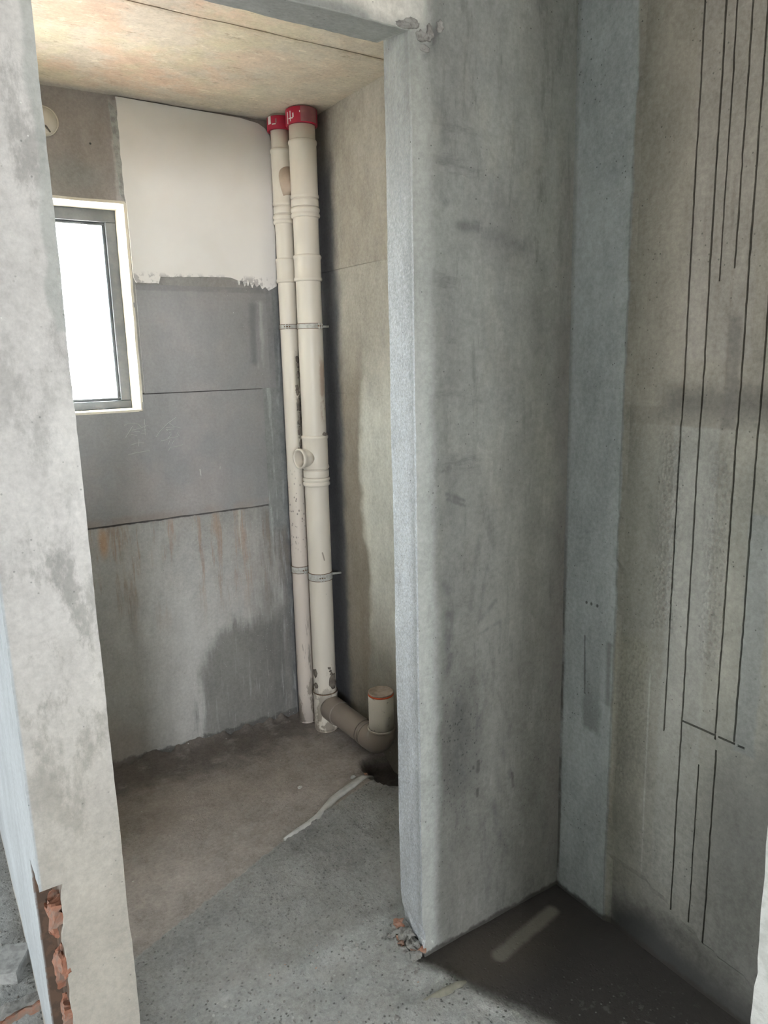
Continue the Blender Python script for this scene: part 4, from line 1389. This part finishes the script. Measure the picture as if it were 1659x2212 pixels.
# elbow
bm = bmesh.new()
RB = 0.068
ce = Vector((SP.x - .002, SP.y + RB, zb + RB))
el = [p1 + dr * -0.02, p1]
for k in range(0, 11):
    a = math.pi / 2 * k / 10
    el.append(Vector((SP.x, ce.y - RB * math.sin(a), ce.z - RB * math.cos(a))))
el.append(Vector((SP.x, SP.y, 0.195)))
sweep(bm, el, 0.0565, 40)
eb = link('elbow', bm, M['pvc_f'], fp, True)
for t in (0.004, 0.034):
    bm = bmesh.new()
    lathe(bm, [(.055, 0), (.0578, .0005), (.0578, .003), (.055, .0035)], p1 - dr * (0.0 + t) , -dr, 40, closed=True)
    link('joint_ring', bm, M['mud'], eb, True)
bm = bmesh.new()
lathe(bm, [(.055, 0), (.0595, .001), (.0600, .004), (.0595, .011), (.055, .012)], (SP.x, SP.y, .184), (0, 0, 1), 40, closed=True)
link('socket_rim', bm, M['pvc_f'], eb, True)
bm = bmesh.new()
lathe(bm, [(.053, 0), (.053, .05), (.053, .10), (.053, .158)], (SP.x, SP.y, .19), (0, 0, 1), 48)
tag(link('upright_stub', bm, M['pvc_f'], fp, True), 'short upright pipe end')
bm = bmesh.new()
lathe(bm, [(.0525, 0), (.0538, .0005), (.0538, .008), (.0525, .0085)], (SP.x, SP.y, .343), (0, 0, 1), 48, closed=True)
tag(link('rim_ring', bm, M['orange'], fp, True), 'orange rim ring')
bm = bmesh.new()
lathe(bm, [(.0532, 0), (.0536, .004), (.0525, .006), (.047, .0055), (.046, .003), (.001, .004)], (SP.x, SP.y, .351), (0, 0, 1), 48)
tag(link('dusty_cap', bm, M['dust'], fp, True), 'dusty brown end cap')

# ------------------------------------------------------------------ rubble
def chip(name, mat, loc, size, seed, rot, label, cat, group=None, sub=2, amp=0.45):
    bm = bmesh.new()
    blob(bm, (0, 0, 0), size, seed, amp, sub, rot)
    o = link(name, bm, mat)
    o.location = (loc[0], loc[1], loc[2] + floor_h(loc[0], loc[1]) + size[2] * 0.62)
    return tag(o, label, cat, group)


def block(name, mat, loc, size, rot, tilt, label, cat, amp=0.004):
    bm = bmesh.new()
    rough_box(bm, (-size[0] / 2, size[0] / 2), (-size[1] / 2, size[1] / 2), (-size[2] / 2, size[2] / 2), 0.014, amp, None, (18, 70))
    o = link(name, bm, mat)
    o.rotation_euler = (tilt, 0, rot)
    o.location = loc
    return tag(o, label, cat)


bk = block('broken_brick', M['brick'], (0.025, 1.990, -0.014), (0.20, 0.05, 0.055), R(4), R(-6),
           'orange broken brick lying along the edge of the dark trench, left of the beige pier', 'brick', 0.010)
bm = bmesh.new()
rough_box(bm, (-.098, .094), (-.015, .024), (.024, .034), 0.012, 0.008, None, (25, 70))
tag(link('mortar_crust', bm, M['rubble'], bk), 'grey brown mortar crust on top')
block('cement_block', M['stone'], (0.066, 2.16, 0.020), (0.075, 0.11, 0.045), R(-28), 0.0,
      'grey cement block offcut lying on the mortar floor beside the left side of the pier', 'block', 0.003)
chip('brick_chip', M['brick'], (0.058, 2.215, 0), (0.012, 0.008, 0.006), 3.0, 0.4,
     'small orange brick chip lying behind the grey cement block offcut', 'chip')
chip('brick_chip', M['brick'], (0.022, 2.29, 0), (0.014, 0.007, 0.005), 5.0, 0.9,
     'flat reddish brick chip far back on the left room floor, beyond the smaller orange chip', 'chip')
peb = [(0.115, 1.905, .017, 'stone', 'largest pale grey pebble in the dark trench, close to the pier'),
       (0.080, 1.925, .013, 'rubble', 'dark grey pebble in the trench beside the largest pale one'),
       (0.060, 1.895, .012, 'streak', 'whitish pebble in the trench just in front of the orange brick'),
       (0.135, 1.860, .011, 'mortar2', 'olive pebble lying in the trench against the pier foot'),
       (0.100, 1.865, .010, 'brick', 'small reddish pebble lying in the dark trench by the pier')]
for i, (x, y, s_, mt, lb) in enumerate(peb):
    bm = bmesh.new()
    blob(bm, (0, 0, 0), (s_, s_ * 0.8, s_ * 0.7), i * 4.4, 0.4, 2, i)
    o = link('pebble', bm, M[mt])
    o.location = (x, y, floor_h(x, y) + s_ * 0.5)
    tag(o, lb, 'pebble', 'pebbles in the trench')
# loose grit over the rough mortar
bm = bmesh.new()
gr = random.Random(5)
n = 0
while n < 900:
    x, y = gr.uniform(-0.5, 1.1), gr.uniform(0.9, 2.45)
    if XP0 - .01 < x < XP1 + .01 and y > Y1 - .01:
        continue
    if x > XP1 and max(y - 2.455 - (x - 1.48) * 0.41, y - 2.274 - (x - 1.04) * 0.3) > -0.02:
        continue
    if x > XJ - .03 and y > Y1 - .03 and y < Y2 + .03:
        continue
    if -.34 < x < .2 and 1.4 < y < 2.0:
        continue
    q = gr.uniform(0.0015, 0.0042) * (1.6 if gr.random() < 0.06 else 1)
    blob(bm, (x, y, floor_h(x, y) + q * .3), (q, q * gr.uniform(.7, 1.3), q * .8), n * 1.3, 0.5, 1)
    n += 1
tag(link('mortar_grit', bm, M['rubble'], floor), 'loose grit on the rough mortar', kind='stuff')
chip('mortar_flake', M['mortar'], (1.405, 2.47, 0), (0.014, 0.010, 0.006), 9.0, 0.3,
     'grey mortar flake lying on the floor under the drain pipe elbow', 'flake')
chip('brick_crumb', M['brick'], (1.475, 2.49, 0), (0.010, 0.012, 0.007), 10.0, 0.3,
     'reddish brick crumb lying at the edge of the pit below the elbow', 'crumb')
chip('plaster_crumb', M['streak'], (1.185, 2.53, 0), (0.010, 0.007, 0.005), 12.0, 0.2,
     'pale plaster crumb lying in the middle of the brown bathroom floor', 'crumb')
